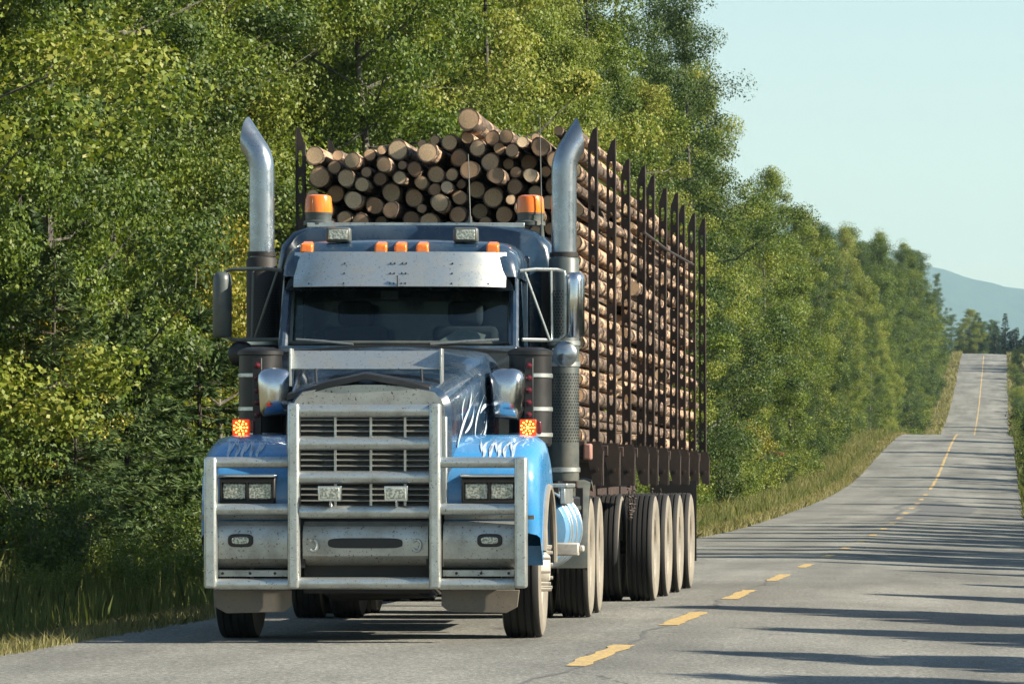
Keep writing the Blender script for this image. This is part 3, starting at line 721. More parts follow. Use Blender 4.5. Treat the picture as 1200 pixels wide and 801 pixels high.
mb = MB(); mb.add([(0.20, 1.36, 2.215), (0.62, 1.40, 2.215), (0.66, 1.46, 2.33), (0.46, 1.50, 2.385), (0.20, 1.365, 2.212), (0.62, 1.405, 2.212), (0.66, 1.465, 2.327), (0.46, 1.505, 2.382)], [(0, 1, 2, 3), (7, 6, 5, 4), (0, 4, 5, 1), (1, 5, 6, 2), (2, 6, 7, 3), (3, 7, 4, 0)]); part('lit_dash_patch', mb, 'rim', cab)  # pale panel added to stand for a sunlit triangle above the dashboard
# roof lamps
for x in (-0.735, -0.155, 0.0, 0.17, 0.72):
    mb = MB(); yb = 1.36; mb.add([(x - 0.052, yb, 2.965), (x + 0.052, yb, 2.965), (x + 0.046, yb + 0.005, 3.035), (x - 0.046, yb + 0.005, 3.035), (x - 0.052, yb + 0.15, 3.0), (x + 0.052, yb + 0.15, 3.0), (x + 0.042, yb + 0.13, 3.065), (x - 0.042, yb + 0.13, 3.065)], [(0, 1, 2, 3), (4, 7, 6, 5), (0, 4, 5, 1), (1, 5, 6, 2), (2, 6, 7, 3), (3, 7, 4, 0)])
    part('clearance_lamp', mb, 'amber', roof, 0.014)
for x in (-0.50, 0.50):
    mb = MB(); mb.box(x - 0.098, x + 0.098, 1.47, 1.57, 3.055, 3.175); mb.box(x - 0.02, x + 0.02, 1.50, 1.54, 3.02, 3.06); wl = part('work_lamp', mb, 'guard', roof, 0.02)
    mb = MB(); mb.box(x - 0.075, x + 0.075, 1.460, 1.475, 3.075, 3.155); part('lens', mb, 'lamp', wl, 0.006)

# --- sleeper
secs = []
for y, sh in ((2.585, 0.05), (2.63, 0.01), (2.75, 0.0), (3.75, 0.0), (3.88, 0.03)):
    half = [(1.10 - sh, 0.95), (1.12 - sh, 1.1), (1.12 - sh, 2.95 - sh), (1.09 - sh, 3.10 - sh), (1.00 - sh, 3.20 - sh), (0.86, 3.245 - sh), (0.4, 3.262 - sh)]
    secs.append([(x, y, z) for x, z in half] + [(-x, y, z) for x, z in reversed(half)])
mb = MB(); mb.loft(secs); slp = part('sleeper', mb, 'navy', smooth=50)
mb = MB(); mb.box(-0.88, 0.88, 2.66, 2.72, 3.235, 3.275); part('roof_trim', mb, 'alu', slp, 0.005)
for x in (-0.80, 0.92):
    mb = MB(); mb.lathe([(0.001, 0), (0.122, 0), (0.122, 0.03), (0.105, 0.04), (0.108, 0.095), (0.114, 0.10)], (x, 2.78, 3.258), 'z', 24); mb.cyl((x, 2.78, 3.345), (x, 2.78, 3.36), 0.112, None, 24); bc = part('beacon', mb, 'guard', slp)
    mb = MB(); mb.lathe([(0.112, 0), (0.113, 0.03), (0.106, 0.115), (0.098, 0.135), (0.07, 0.145), (0.001, 0.147)], (x, 2.78, 3.36), 'z', 28); part('beacon_dome', mb, 'amber', bc)
for x, z1 in ((1.02, 4.15), (0.42, 3.85)):
    mb = MB(); y0 = 2.9 if x < 0.9 else 2.66; z0 = 3.24 if x < 0.9 else 3.16
    mb.cyl((x, y0, z0), (x, y0, z0 + 0.10), 0.022, 0.014, 8); mb.cyl((x, y0, z0 + 0.1), (x - 0.02, y0 + 0.05, z1), 0.006, 0.0035, 6); part('antenna', mb, 'guard', slp)

# --- exhaust stacks with perforated guards
SX, SY = 1.215, 2.42
for s in (1, -1):
    x = s * SX
    mb = MB(); mb.lathe([(0.001, 0), (0.118, 0), (0.122, 0.02), (0.122, 1.78), (0.11, 1.80), (0.001, 1.80)], (x, SY, 1.18), 'z', 30)
    mf = part('muffler', mb, 'guard' if s > 0 else 'dark_steel')
    for z in (1.25, 2.10, 2.27):
        mb = MB(); mb.lathe([(0.125, 0), (0.132, 0.004), (0.132, 0.036), (0.125, 0.04)], (x, SY, z), 'z', 30); part('clamp', mb, 'alu', mf)
    mb = MB()
    for zlo, zhi in ((1.50, 2.06), (2.34, 2.72)):
        row = 0; z = zlo
        while z < zhi:
            for k in range(30):
                a = 2 * math.pi * (k + 0.5 * (row % 2)) / 30; c = Vector((x + 0.1235 * math.cos(a), SY + 0.1235 * math.sin(a), z)); tx = Vector((-math.sin(a), math.cos(a), 0))
                mb.add([c + tx * 0.0085 * math.cos(q) + Vector((0, 0, 0.0085 * math.sin(q))) for q in [math.pi * j / 3 for j in range(6)]], [tuple(range(6))])
            row += 1; z += 0.0245
    o = part('guard_hole', mb, 'black', mf, smooth=0); o['kind'] = 'stuff'
    mb = MB(); rr_ = 0.102
    el = [(x, SY, 2.96), (x, SY, 3.67)]
    top_dir = -1 if s < 0 else 1
    ang = np.linspace(0, R(42), 6); Rb = 0.30
    lean = 0.88 if s < 0 else 0.75
    el += [(x + top_dir * (Rb * (1 - math.cos(a))) * lean, SY + (Rb * (1 - math.cos(a))) * 0.5, 3.67 + Rb * math.sin(a)) for a in ang[1:]]
    dv = Vector(el[-1]) - Vector(el[-2]); dv.normalize(); el.append(tuple(Vector(el[-1]) + dv * 0.13))
    n = 24; vsl = []
    mb.tube(el, rr_, n)
    # slanted cut at the mouth
    cnt = len(mb.v)
    for i in range(cnt - n, cnt):
        v = Vector(mb.v[i]); off = v - Vector(el[-1]); side_ = off.dot(Vector((top_dir * -0.6, 0, 0.8))); mb.v[i] = tuple(v + dv * (side_ * 1.1))
    mb.f = mb.f[:-1]; mb.mi = mb.mi[:-1]
    st = part('stack_pipe', mb, 'steel', mf, smooth=50)
    mb = MB()
    mb.lathe([(0.104, 0), (0.115, 0.0), (0.115, 0.035), (0.104, 0.04)], (x, SY, 2.985), 'z', 24); part('stack_collar', mb, 'dark_steel', mf)
    mb = MB(); mb.tube([tuple(Vector(p)) for p in el[-4:-1]], rr_ - 0.012, 16); part('dark_lining', mb, 'black', mf)  # black inner tube just inside the pipe mouth
    # side box behind guard
    mb = MB(); mb.box(s * 1.02, s * 1.16, SY + 0.14, SY + 0.24, 1.0, 2.9); part('stack_bracket', mb, 'dark_steel', mf)

# --- air cleaners with front scoops
for s in (1, -1):
    x, y0 = s * 1.045, 0.98
    mb = MB(); mb.lathe([(0.001, 0), (0.15, 0), (0.165, 0.02), (0.165, 0.70), (0.175, 0.705), (0.175, 0.735), (0.16, 0.745), (0.10, 0.765), (0.001, 0.77)], (x, y0, 1.45), 'z', 30)
    ac = part('air_cleaner', mb, 'black')
    for z in (1.52, 1.72, 1.98):
        mb = MB(); mb.lathe([(0.167, 0), (0.173, 0.004), (0.173, 0.03), (0.167, 0.034)], (x, y0, z), 'z', 30); part('strap', mb, 'alu', ac)
    mb = MB(); mb.box(x - 0.035, x + 0.035, y0 - 0.20, y0 - 0.155, 1.50, 2.13); lb = part('light_bar', mb, 'black', ac, 0.006)
    for k in range(5):
        m_ = MB(); m_.lathe([(0.026, 0), (0.022, -0.02), (0.001, -0.03)], (x, y0 - 0.20, 1.69 + 0.095 * k), 'y', 10); part('marker_lens', m_, 'red', lb)
    # snorkel scoop: rounded top, tapering downwards
    xo = s * 0.885; secs = []
    for y, k in ((0.50, 0.35), (0.512, 0.62), (0.535, 0.84), (0.57, 0.96), (0.61, 1.0), (0.80, 1.0), (0.84, 0.9)):
        sh = [(0.135, 0.09), (0.130, 0.14), (0.105, 0.175), (0.05, 0.188), (-0.05, 0.188), (-0.105, 0.175), (-0.130, 0.14), (-0.135, 0.09), (-0.115, -0.15), (-0.09, -0.19), (0.09, -0.19 - 0.02 * s), (0.115, -0.15)]
        secs.append([(xo + a * k, y, 1.86 + b * k) for a, b in sh])
    mb = MB(); mb.loft(secs, closed=True); sn = part('intake_scoop', mb, 'chrome', ac, smooth=50)
    mb = MB(); mb.cyl((xo, 0.8, 1.88), (x, y0, 1.9), 0.09, None, 14); part('intake_duct', mb, 'black', ac)

# --- mirrors
for s in (1, -1):
    xm = 1.355 if s > 0 else -1.42
    ym = 1.55
    mb = MB()
    xa = 1.28 if s > 0 else 1.40
    mb.tube([(s * 0.93, 1.42, 2.83), (s * 1.05, 1.46, 2.845), (s * (xa - 0.06), ym, 2.845), (s * (xa - 0.01), ym, 2.83), (s * xa, ym, 2.78), (s * xa, ym, 2.34), (s * (xa - 0.06), ym, 2.29), (s * 0.95, 1.40, 2.29)], 0.015, 8)
    mb.tube([(s * 0.97, 1.42, 2.82), (s * 1.16, 1.50, 2.29)], 0.010, 8); mb.tube([(s * 1.17, 1.52, 2.85), (s * 1.18, 1.52, 2.29)], 0.010, 8)
    arm = part('mirror_arm', mb, 'alu' if s > 0 else 'guard')
    c = (xm, ym + 0.02, 2.56)
    secs = []
    for z, k in ((2.31, 0.85), (2.33, 1.0), (2.76, 1.0), (2.80, 0.9), (2.825, 0.6)):
        secs.append([(xm + 0.075 * k * math.cos(a), ym + 0.03 + (0.10 if math.sin(a) < 0 else 0.05) * k * math.sin(a), z) for a in [2 * math.pi * j / 16 for j in range(16)]])
    mb = MB(); mb.loft(secs, closed=True); mh = part('mirror_housing', mb, 'chrome' if s > 0 else 'guard', arm, smooth=50)
    mb = MB(); mb.box(xm - 0.065, xm + 0.065, ym + 0.081, ym + 0.086, 2.34, 2.76); part('mirror_pane', mb, 'mirror', mh)
    mb = MB(); mb.lathe([(0.001, -0.045), (0.07, -0.035), (0.10, -0.01), (0.105, 0.01), (0.001, 0.012)], (s * 1.27, ym, 2.18), 'y', 22); mb.cyl((s * 1.27, ym, 2.29), (s * 1.27, ym, 2.22), 0.012, None, 8); part('convex_mirror', mb, 'steel' if s > 0 else 'black', arm)

# --- driver side and passenger side tanks, steps
for s in (1, -1):
    x = s * 1.0
    mb = MB(); mb.lathe([(0.001, 0), (0.20, 0.012), (0.30, 0.03), (0.325, 0.06), (0.325, 1.95), (0.30, 1.98), (0.001, 2.0)], (x, 1.25, 0.79), 'y', 36); tk = part('fuel_tank', mb, 'ltblue', smooth=40)
    for y in (1.42, 1.75, 2.3, 2.95):
        m_ = MB(); m_.lathe([(0.327, 0), (0.334, 0.005), (0.334, 0.055), (0.327, 0.06)], (x, y, 0.79), 'y', 36); part('strap', m_, 'band', tk)
    mb = MB(); mb.box(s * 0.66, s * 1.32, 1.15, 2.2, 1.13, 1.16); mb.box(s * 1.26, s * 1.30, 1.2, 2.2, 1.0, 1.14); part('step', mb, 'alu', tk, 0.006)
    mb = MB(); mb.box(s * 1.18, s * 1.42, 0.95, 1.10, 0.60, 0.70); mb.box(s * 0.5, s * 1.3, 0.98, 1.06, 0.62, 0.68); mb.box(s * 1.42, s * 1.46, 0.97, 1.06, 0.63, 0.68); part('tank_bracket', mb, 'rim', tk, 0.012)
    mb = MB(); mb.box(s * 0.66, s * 1.24, 3.35, 4.25, 0.62, 1.05); part('battery_box', mb, 'black', bevel=0.02)
    mb = MB()
    for z in (0.70, 0.82, 0.94): mb.box(s * 1.2405, s * 1.25, 3.4, 4.2, z, z + 0.03)
    part('box_tread', mb, 'guard')
    # quarter fender ahead of the drive wheels
    secs = []
    for a in np.linspace(R(62), R(190), 15):
        yy, zz = 5.28 + 0.615 * math.cos(a), 0.55 + 0.66 * math.sin(a)
        y2, z2 = 5.28 + 0.595 * math.cos(a), 0.55 + 0.64 * math.sin(a)
        secs.append([(s * 0.62, yy, zz), (s * 1.22, yy, zz), (s * 1.275, y2, z2), (s * 1.275, y2 + 0.02 * (5.28 - y2), z2 - 0.03), (s * 1.22, y2, z2 - 0.005), (s * 0.62, y2, z2 - 0.005)])
    mb = MB(); mb.loft(secs, closed=True); qf = part('quarter_fender', mb, 'guard', smooth=50)
    mb = MB(); mb.box(s * 0.46, s * 0.66, 4.82, 4.88, 0.92, 0.98); part('fender_bracket', mb, 'black', qf)
    mb = MB(); mb.box(s * 1.18, s * 1.24, 4.58, 4.66, 0.78, 1.12); part('fender_brace', mb, 'black', qf)
mb = MB(); mb.tube([(0.3, 4.0, 1.7), (0.4, 4.3, 1.3), (0.3, 4.7, 1.25), (0.2, 5.0, 1.5)], 0.02, 8); mb.tube([(-0.1, 4.0, 1.8), (0.0, 4.4, 1.35), (0.05, 5.0, 1.5)], 0.02, 8); part('air_hose', mb, 'black')

# ------------------------------------------------------------------ the log trailer
TL = empty('log_trailer', (-4.80, TY, 0.012))
tag(TL, 'rusty brown log trailer with tall perforated stakes along both sides', 'trailer')
def tp(name, mb, mat, parent=None, bevel=0, smooth=35): return mb.build(name, mat, parent or TL, bevel, smooth)
mb = MB()
for s in (1, -1):
    x0 = s * 0.42
    mb.box(x0 - 0.09, x0 + 0.09, 4.9, 20.6, 1.37, 1.40); mb.box(x0 - 0.09, x0 + 0.09, 7.6, 20.6, 0.95, 0.98); mb.box(x0 - 0.012, x0 + 0.012, 4.9, 20.6, 1.16, 1.37); mb.box(x0 - 0.012, x0 + 0.012, 7.6, 20.6, 0.98, 1.16)
frame = tp('frame', mb, 'rust', bevel=0.004)
mb = MB(); mb.box(-0.55, 0.55, 5.3, 7.2, 1.135, 1.155); tp('kingpin_plate', mb, 'rust', frame)
STK = [5.2, 7.0, 8.75, 10.5, 11.75, 13.3, 15.1, 16.5, 18.2, 20.1]
# stake: channel with a web full of oval holes, outer flange, top cut on a slant (local: x outward, z up)
def stake_mesh(h=2.86, w=0.066):
    mb = MB(); pitch = 0.2265; n = 12; z = 0.0
    for k in range(n):
        z0 = k * pitch; z1 = z0 + pitch; xc, zc = w / 2, (z0 + z1) / 2; a, b = w * 0.27, pitch * 0.33
        hole = [(xc + a * math.copysign(abs(math.cos(q)) ** 0.8, math.cos(q)), zc + b * math.copysign(abs(math.sin(q)) ** 0.7, math.sin(q))) for q in [math.pi / 8 + 2 * math.pi * j / 8 for j in range(8)]]
        rect = [(w, z1), (xc, z1), (xc, z1), (0, z1), (0, z0), (xc, z0), (xc, z0), (w, z0)]
        rect = [(w, z0 + pitch * 0.75), (xc + a, z1), (xc - a, z1), (0, z0 + pitch * 0.75), (0, z0 + pitch * 0.25), (xc - a, z0), (xc + a, z0), (w, z0 + pitch * 0.25)]
        for yv in (0.0, 0.008):
            vs = [(p[0], yv, p[1]) for p in hole] + [(p[0], yv, p[1]) for p in rect]
            mb.add(vs, [(j, (j + 1) % 8, 8 + (j + 1) % 8, 8 + j) for j in range(8)])
            mb.add([(w, yv, z1), (xc + a, yv, z1), (w, yv, z0 + pitch * 0.75)], [(0, 1, 2)]); mb.add([(0, yv, z1), (xc - a, yv, z1), (0, yv, z0 + pitch * 0.75)], [(0, 1, 2)])
            mb.add([(w, yv, z0), (xc + a, yv, z0), (w, yv, z0 + pitch * 0.25)], [(0, 1, 2)]); mb.add([(0, yv, z0), (xc - a, yv, z0), (0, yv, z0 + pitch * 0.25)], [(0, 1, 2)])
    ht = n * pitch
    mb.add([(0, 0, ht), (w, 0, ht), (w, 0, ht + 0.16), (w * 0.55, 0, ht + 0.14), (0, 0, ht + 0.03), (0, 0.008, ht), (w, 0.008, ht), (w, 0.008, ht + 0.16), (w * 0.55, 0.008, ht + 0.14), (0, 0.008, ht + 0.03)], [(0, 1, 2, 3, 4), (9, 8, 7, 6, 5), (0, 5, 6, 1), (1, 6, 7, 2), (2, 7, 8, 3), (3, 8, 9, 4), (4, 9, 5, 0)])
    mb.box(w, w + 0.008, -0.01, 0.085, 0, ht + 0.16); mb.box(-0.008, 0, 0.0, 0.06, 0, ht + 0.02)
    return mb.mesh('stake', 'stake', 0)
ST = stake_mesh()
br = MB(); br.prism([(0.0, 0.0), (0.06, -0.27), (0.13, -0.29), (0.145, 0.02), (0.12, 0.10), (-0.02, 0.10)], 'y', -0.03, -0.012); br.prism([(0.0, 0.0), (0.06, -0.27), (0.13, -0.29), (0.145, 0.02), (0.12, 0.10), (-0.02, 0.10)], 'y', 0.095, 0.113)
br.box(0.122, 0.142, -0.012, 0.095, -0.28, 0.02); br.cyl((0.09, -0.05, -0.14), (0.09, -0.03, -0.14), 0.018, None, 8)
BR = br.mesh('stake_bracket', 'stake', 30)
for i, y in enumerate(STK):
    b_ = MB(); b_.box(-1.24, 1.24, y - 0.06, y + 0.14, 1.405, 1.50); bol = tp('bolster', b_, 'rust', bevel=0.006)
    for s in (1, -1):
        o = bpy.data.objects.new('stake', ST); COL.objects.link(o); o.parent = TL
        o.location = (s * 1.232, y, 1.36); o.scale = (s, 1, 1.0 + 0.012 * math.sin(i * 2.3)); o.rotation_euler = (0, random.uniform(-0.006, 0.006), 0)
        o = bpy.data.objects.new('stake_bracket', BR); COL.objects.link(o); o.parent = TL; o.location = (s * 1.20, y, 1.42); o.scale = (s, 1, 1)
# front rack beam with a pale weathered end
mb = MB(); mb.box(-1.22, 1.22, 4.86, 5.02, 1.40, 1.53); mb.box(-1.15, 1.15, 4.86, 4.98, 1.12, 1.36); tp('front_beam', mb, 'rust', bevel=0.01)
mb = MB(); mb.box(1.20, 1.27, 4.84, 5.0, 1.36, 1.50); tp('beam_end', mb, 'orange_wood', bevel=0.015)
AX = [10.95, 12.75, 14.5, 16.3]
for y in AX:
    mb = MB(); mb.cyl((-1.1, y, 0.522), (1.1, y, 0.522), 0.07, None, 12); mb.box(-0.5, 0.5, y - 0.05, y + 0.05, 0.6, 0.95)
    for s in (1, -1): mb.box(s * 0.36, s * 0.48, y - 0.55, y - 0.42, 0.55, 0.97); mb.cyl((s * 0.42, y + 0.3, 0.6), (s * 0.42, y + 0.3, 0.93), 0.13, None, 14)
    tp('axle', mb, 'dark_steel')
    for s in (1, -1):
        for x in (1.255, 0.925): wheel(TL, s * x, y, 0.522, False, s < 0)
for s in (1, -1):
    mb = MB(); mb.box(s * 0.84, s * 1.36, 17.5, 17.52, 0.28, 1.18); tp('mud_flap', mb, 'rubber')
    mb = MB(); mb.box(s * 0.62, s * 0.76, 8.6, 8.74, 0.42, 1.38); mb.box(s * 0.56, s * 0.82, 8.52, 8.82, 0.40, 0.43); tp('landing_leg', mb, 'dark_steel', bevel=0.008)
# hanging binder chains and a tie cable along the driver side
def chain(p, q, sag, nl=14):
    mb = MB(); p, q = Vector(p), Vector(q)
    for k in range(nl):
        t_ = (k + 0.5) / nl; c = p.lerp(q, t_); c.z -= sag * 4 * t_ * (1 - t_); d = (q - p).normalized()
        if k % 2: mb.tube([c + d * 0.035 * math.cos(a) + Vector((0, 0, 0.016 * math.sin(a))) for a in np.linspace(0, 2 * math.pi, 9)], 0.006, 5)
        else: mb.tube([c + d * 0.035 * math.cos(a) + Vector((0.016 * math.sin(a), 0, 0)) for a in np.linspace(0, 2 * math.pi, 9)], 0.006, 5)
    return tp('binder_chain', mb, 'stake')
chain((1.25, 9.2, 1.12), (1.22, 10.5, 1.15), 0.25, 22); chain((1.28, 8.8, 1.15), (1.25, 9.6, 1.10), 0.30, 24); chain((1.27, 11.9, 1.12), (1.27, 13.2, 1.1), 0.22, 22)
mb = MB(); mb.tube([(1.33, 10.0, 3.58), (1.335, 13.3, 3.56), (1.33, 17.4, 3.60)], 0.014, 6); tp('tie_cable', mb, 'stake')

# ------------------------------------------------------------------ the logs, each a thing of its own
def log_mesh(seed, L):
    r_ = np.random.default_rng(seed); mb = MB(); n = 14; rings = 7; vs = []
    ph = r_.uniform(0, 6.28, 4); bx, bz = r_.normal(0, 0.10, 2)
    for i in range(rings):
        t_ = i / (rings - 1); rad = 1.0 - 0.16 * t_ + r_.normal(0, 0.012)
        for k in range(n):
            a = 2 * math.pi * k / n
            rk = rad * (1 + 0.075 * math.sin(2 * a + ph[0]) + 0.05 * math.sin(3 * a + ph[1] + t_) + r_.normal(0, 0.012))
            vs.append((rk * math.cos(a) + bx * math.sin(math.pi * t_), t_ * L + (0.10 * (math.cos(a) * bx * 6 + math.sin(a) * bz * 6) * 0.14 if i in (0,) else 0), rk * math.sin(a) + bz * math.sin(math.pi * t_)))
    fs = [(i * n + k, i * n + (k + 1) % n, (i + 1) * n + (k + 1) % n, (i + 1) * n + k) for i in range(rings - 1) for k in range(n)]
    mb.add(vs, fs, 0)
    for base in (0, (rings - 1) * n):
        c = len(mb.v); mb.v.append((0, vs[base][1], 0))
        inner = []
        for k in range(n): inner.append(tuple(Vector(vs[base + k]) * 1.0))
        for k in range(n): mb.f.append((base + k, base + (k + 1) % n, c)); mb.mi.append(1)
    return mb.mesh('log', ['bark', 'cut'], 40)
LM = [log_mesh(100 + i, 4.75) for i in range(12)]
XL = -4.80
def pack(seed, top, x0=-1.215, x1=1.215, zb=1.50, rmean=0.065, limit=400, tries=40):
    r_ = np.random.default_rng(seed); C = []
    fails = 0
    while len(C) < limit and fails < 25:
        rad = float(np.clip(r_.normal(rmean, 0.016), 0.045, 0.105)); best = None
        for x in r_.uniform(x0 + rad, x1 - rad, tries):
            z = zb + rad
            for (cx_, cz_, cr) in C:
                dx = abs(cx_ - x)
                if dx < rad + cr: z = max(z, cz_ + math.sqrt((rad + cr) ** 2 - dx * dx))
            if z + rad * 0.4 < top(x) and (best is None or z < best[1]): best = (x, z)
        if best is None: fails += 1; continue
        C.append((best[0], best[1], rad))
    return C
def top1(x): return 4.06 + (0.14 * math.exp(-((x - 0.35) / 0.6) ** 2)) + (0.16 if x > 0.95 else 0.03 * x)
nlog = 0
def put_log(x, z, rad, y, label, group, flip=False, ang=0.0):
    global nlog
    o = bpy.data.objects.new('log', LM[random.randrange(len(LM))]); COL.objects.link(o)
    o.location = (XL + x, TY + y + (4.75 if flip else 0), z + 0.012)
    k = rad * random.uniform(0.90, 0.99)
    o.scale = (k, 1, k); o.rotation_euler = (random.gauss(0, 0.004), random.uniform(0, 6.28), (math.pi if flip else 0) + random.gauss(0, 0.006))
    nlog += 1; return tag(o, label, 'log', group)
for (x, z, rad) in pack(5, top1):
    if (z < 2.7 and -0.95 < x < 0.72) or random.random() < 0.01: continue
    yj = 5.02 + random.gauss(0, 0.10) - (0.16 if random.random() < 0.12 else 0) - (0.12 if x > 0.95 else 0)
    sz = 'thin' if rad < 0.058 else ('thick' if rad > 0.080 else 'middling')
    wh = 'topmost layer' if z > 3.72 else ('outer column behind the driver side stakes' if x > 0.93 else ('shaded heart' if z < 3.0 else 'upper part'))
    put_log(x, z, rad, yj, '%s round log in the %s of the foremost bundle' % (sz, wh), '%s logs in the %s of the foremost bundle' % (sz, wh))
tops = [o for o in bpy.data.objects if o.name.startswith('log') and o.get('category') == 'log']
def rest_z(x, rad):
    return max([o.location.z - 0.012 + math.sqrt(max(0.0, (rad + o.scale[0]) ** 2 - (o.location.x - XL - x) ** 2)) for o in tops if abs(o.location.x - XL - x) < rad + o.scale[0]])
for x, rad, lab in ((0.22, 0.10, 'thick dark log lying on the crown of the load, highest of all'),):
    put_log(x, rest_z(x, rad) - 0.01, rad, 4.82, lab, 'log on top of the load')
for bi, (y0, nm) in enumerate(((10.05, 'middle'), (15.1, 'rear'))):
    pass
    C = pack(20 + bi, lambda x: 3.95 + 0.08 * math.sin(x * 3 + bi))
    for (x, z, rad) in C:
        sz = 'thin' if rad < 0.058 else ('thick' if rad > 0.080 else 'middling'); wh = 'along its top' if z > 3.72 else 'behind the driver side stakes'
        lab = '%s bark-covered log in the %s bundle, %s' % (sz, nm, wh); grp = '%s logs of the %s bundle %s' % (sz, nm, wh)
        if x > 0.72 or z > 3.72: put_log(x, z, rad, y0 + random.gauss(0, 0.07), lab, grp, random.random() < 0.5)
print('logs', nlog)

# ------------------------------------------------------------------ vegetation
def unit(a): return a / np.maximum(1e-9, np.linalg.norm(a, axis=-1, keepdims=True))
def leaf_quads(r_, cen, size, out, up=0.35, outw=1.0):
    """diamond leaves around cen (N,3); out (N,3): outward direction"""
    n = len(cen); nrm = unit(unit(r_.normal(size=(n, 3))) + out * outw + np.array([0.12, 0, up]))
    t_ = unit(np.cross(nrm, unit(r_.normal(size=(n, 3))))); b = np.cross(nrm, t_)
    L = size * r_.uniform(0.5, 1.55, (n, 1)); W = L * r_.uniform(0.62, 0.85, (n, 1))
    q = np.stack([cen - t_ * L * 0.5, cen + b * W * 0.5 + t_ * L * 0.05 + nrm * L * 0.10, cen + t_ * L * 0.5, cen - b * W * 0.5 + t_ * L * 0.05 + nrm * L * 0.10], 1)
    return q.reshape(-1, 3)
def broadleaf(seed, H, Rr, z0, nleaf, size, limbs=30, mat='leaf', clump=0.37, lean=0.0):
    """returns (trunk mesh, crown mesh)"""
    r_ = np.random.default_rng(seed); mb = MB()
    tp_ = [(0, 0, -0.15)]
    for k in range(1, 9): tp_.append((tp_[-1][0] + r_.normal(0, 0.06) + lean * 0.1, tp_[-1][1] + r_.normal(0, 0.06), H * 0.96 * k / 8))
    r0 = 0.0095 * H + 0.025; rad = [r0 * (1 - 0.93 * k / 8) for k in range(9)]; rad[0] *= 1.35
    mb.tube(tp_, rad, 8)
    zz = np.array([p[2] for p in tp_]); px = np.array([p[0] for p in tp_]); py = np.array([p[1] for p in tp_])
    cl = []; wts = []
    for i in range(limbs):
        u = (i + r_.random()) / limbs; z = z0 + (H - z0) * u
        rmax = Rr * (math.sin(math.pi * min(1.0, 0.22 + 0.78 * u)) ** 0.75 + 0.06) * r_.uniform(0.5, 1.32)
        a = i * 2.399 + r_.uniform(-0.5, 0.5); rise = rmax * r_.uniform(0.25, 0.75)
        zs = max(0.3, z - rise * 0.7); b0 = np.array([np.interp(zs, zz, px), np.interp(zs, zz, py), zs]); b1 = np.array([b0[0] + rmax * math.cos(a), b0[1] + rmax * math.sin(a), zs + rise])
        mid = b0 * 0.5 + b1 * 0.5 + np.array([0, 0, -0.12 * rmax]) + r_.normal(0, 0.05, 3)
        mb.tube([tuple(b0), tuple(mid), tuple(b1)], [0.012 + 0.012 * rmax, 0.008 + 0.006 * rmax, 0.004], 5)
        nc = max(2, int(1.5 + 1.9 * rmax))
        for k in range(nc):
            t_ = 0.32 + 0.72 * (k + r_.random()) / nc; base = b0 * (1 - t_) ** 2 + 2 * mid * t_ * (1 - t_) + b1 * t_ * t_
            c = base + r_.normal(0, 0.20 + 0.10 * rmax, 3) * np.array([1, 1, 0.8]); cl.append(c); wts.append(r_.uniform(0.4, 1.3))
            if k % 3 == 0: mb.cyl(tuple(base), tuple(c), 0.007, 0.003, 4, caps=False)
    for k in range(10):
        cl.append(np.array([px[-1], py[-1], H]) + r_.normal(0, 0.22, 3) + np.array([0, 0, -0.09 * k])); wts.append(0.5)
    cl = np.array(cl); wts = np.array(wts); wts /= wts.sum()
    ci = r_.choice(len(cl), nleaf, p=wts); sig = r_.uniform(0.6, 1.25, len(cl))[ci][:, None] * clump
    off = unit(r_.normal(size=(nleaf, 3))) * (r_.random((nleaf, 1)) ** 0.45) * sig * 1.75 * np.array([1, 1, 0.7]); cen = cl[ci] + off
    cen[:, 2] = np.maximum(cen[:, 2], 0.05)
    axis = np.stack([np.interp(cen[:, 2], zz, px), np.interp(cen[:, 2], zz, py), cen[:, 2]], 1)
    out = unit(unit(off) * 1.0 + unit(cen - axis) * 0.45)
    return mb.mesh('trunk', 'tbark', 60), np_mesh('crown', leaf_quads(r_, cen, size, out), 4, mat)
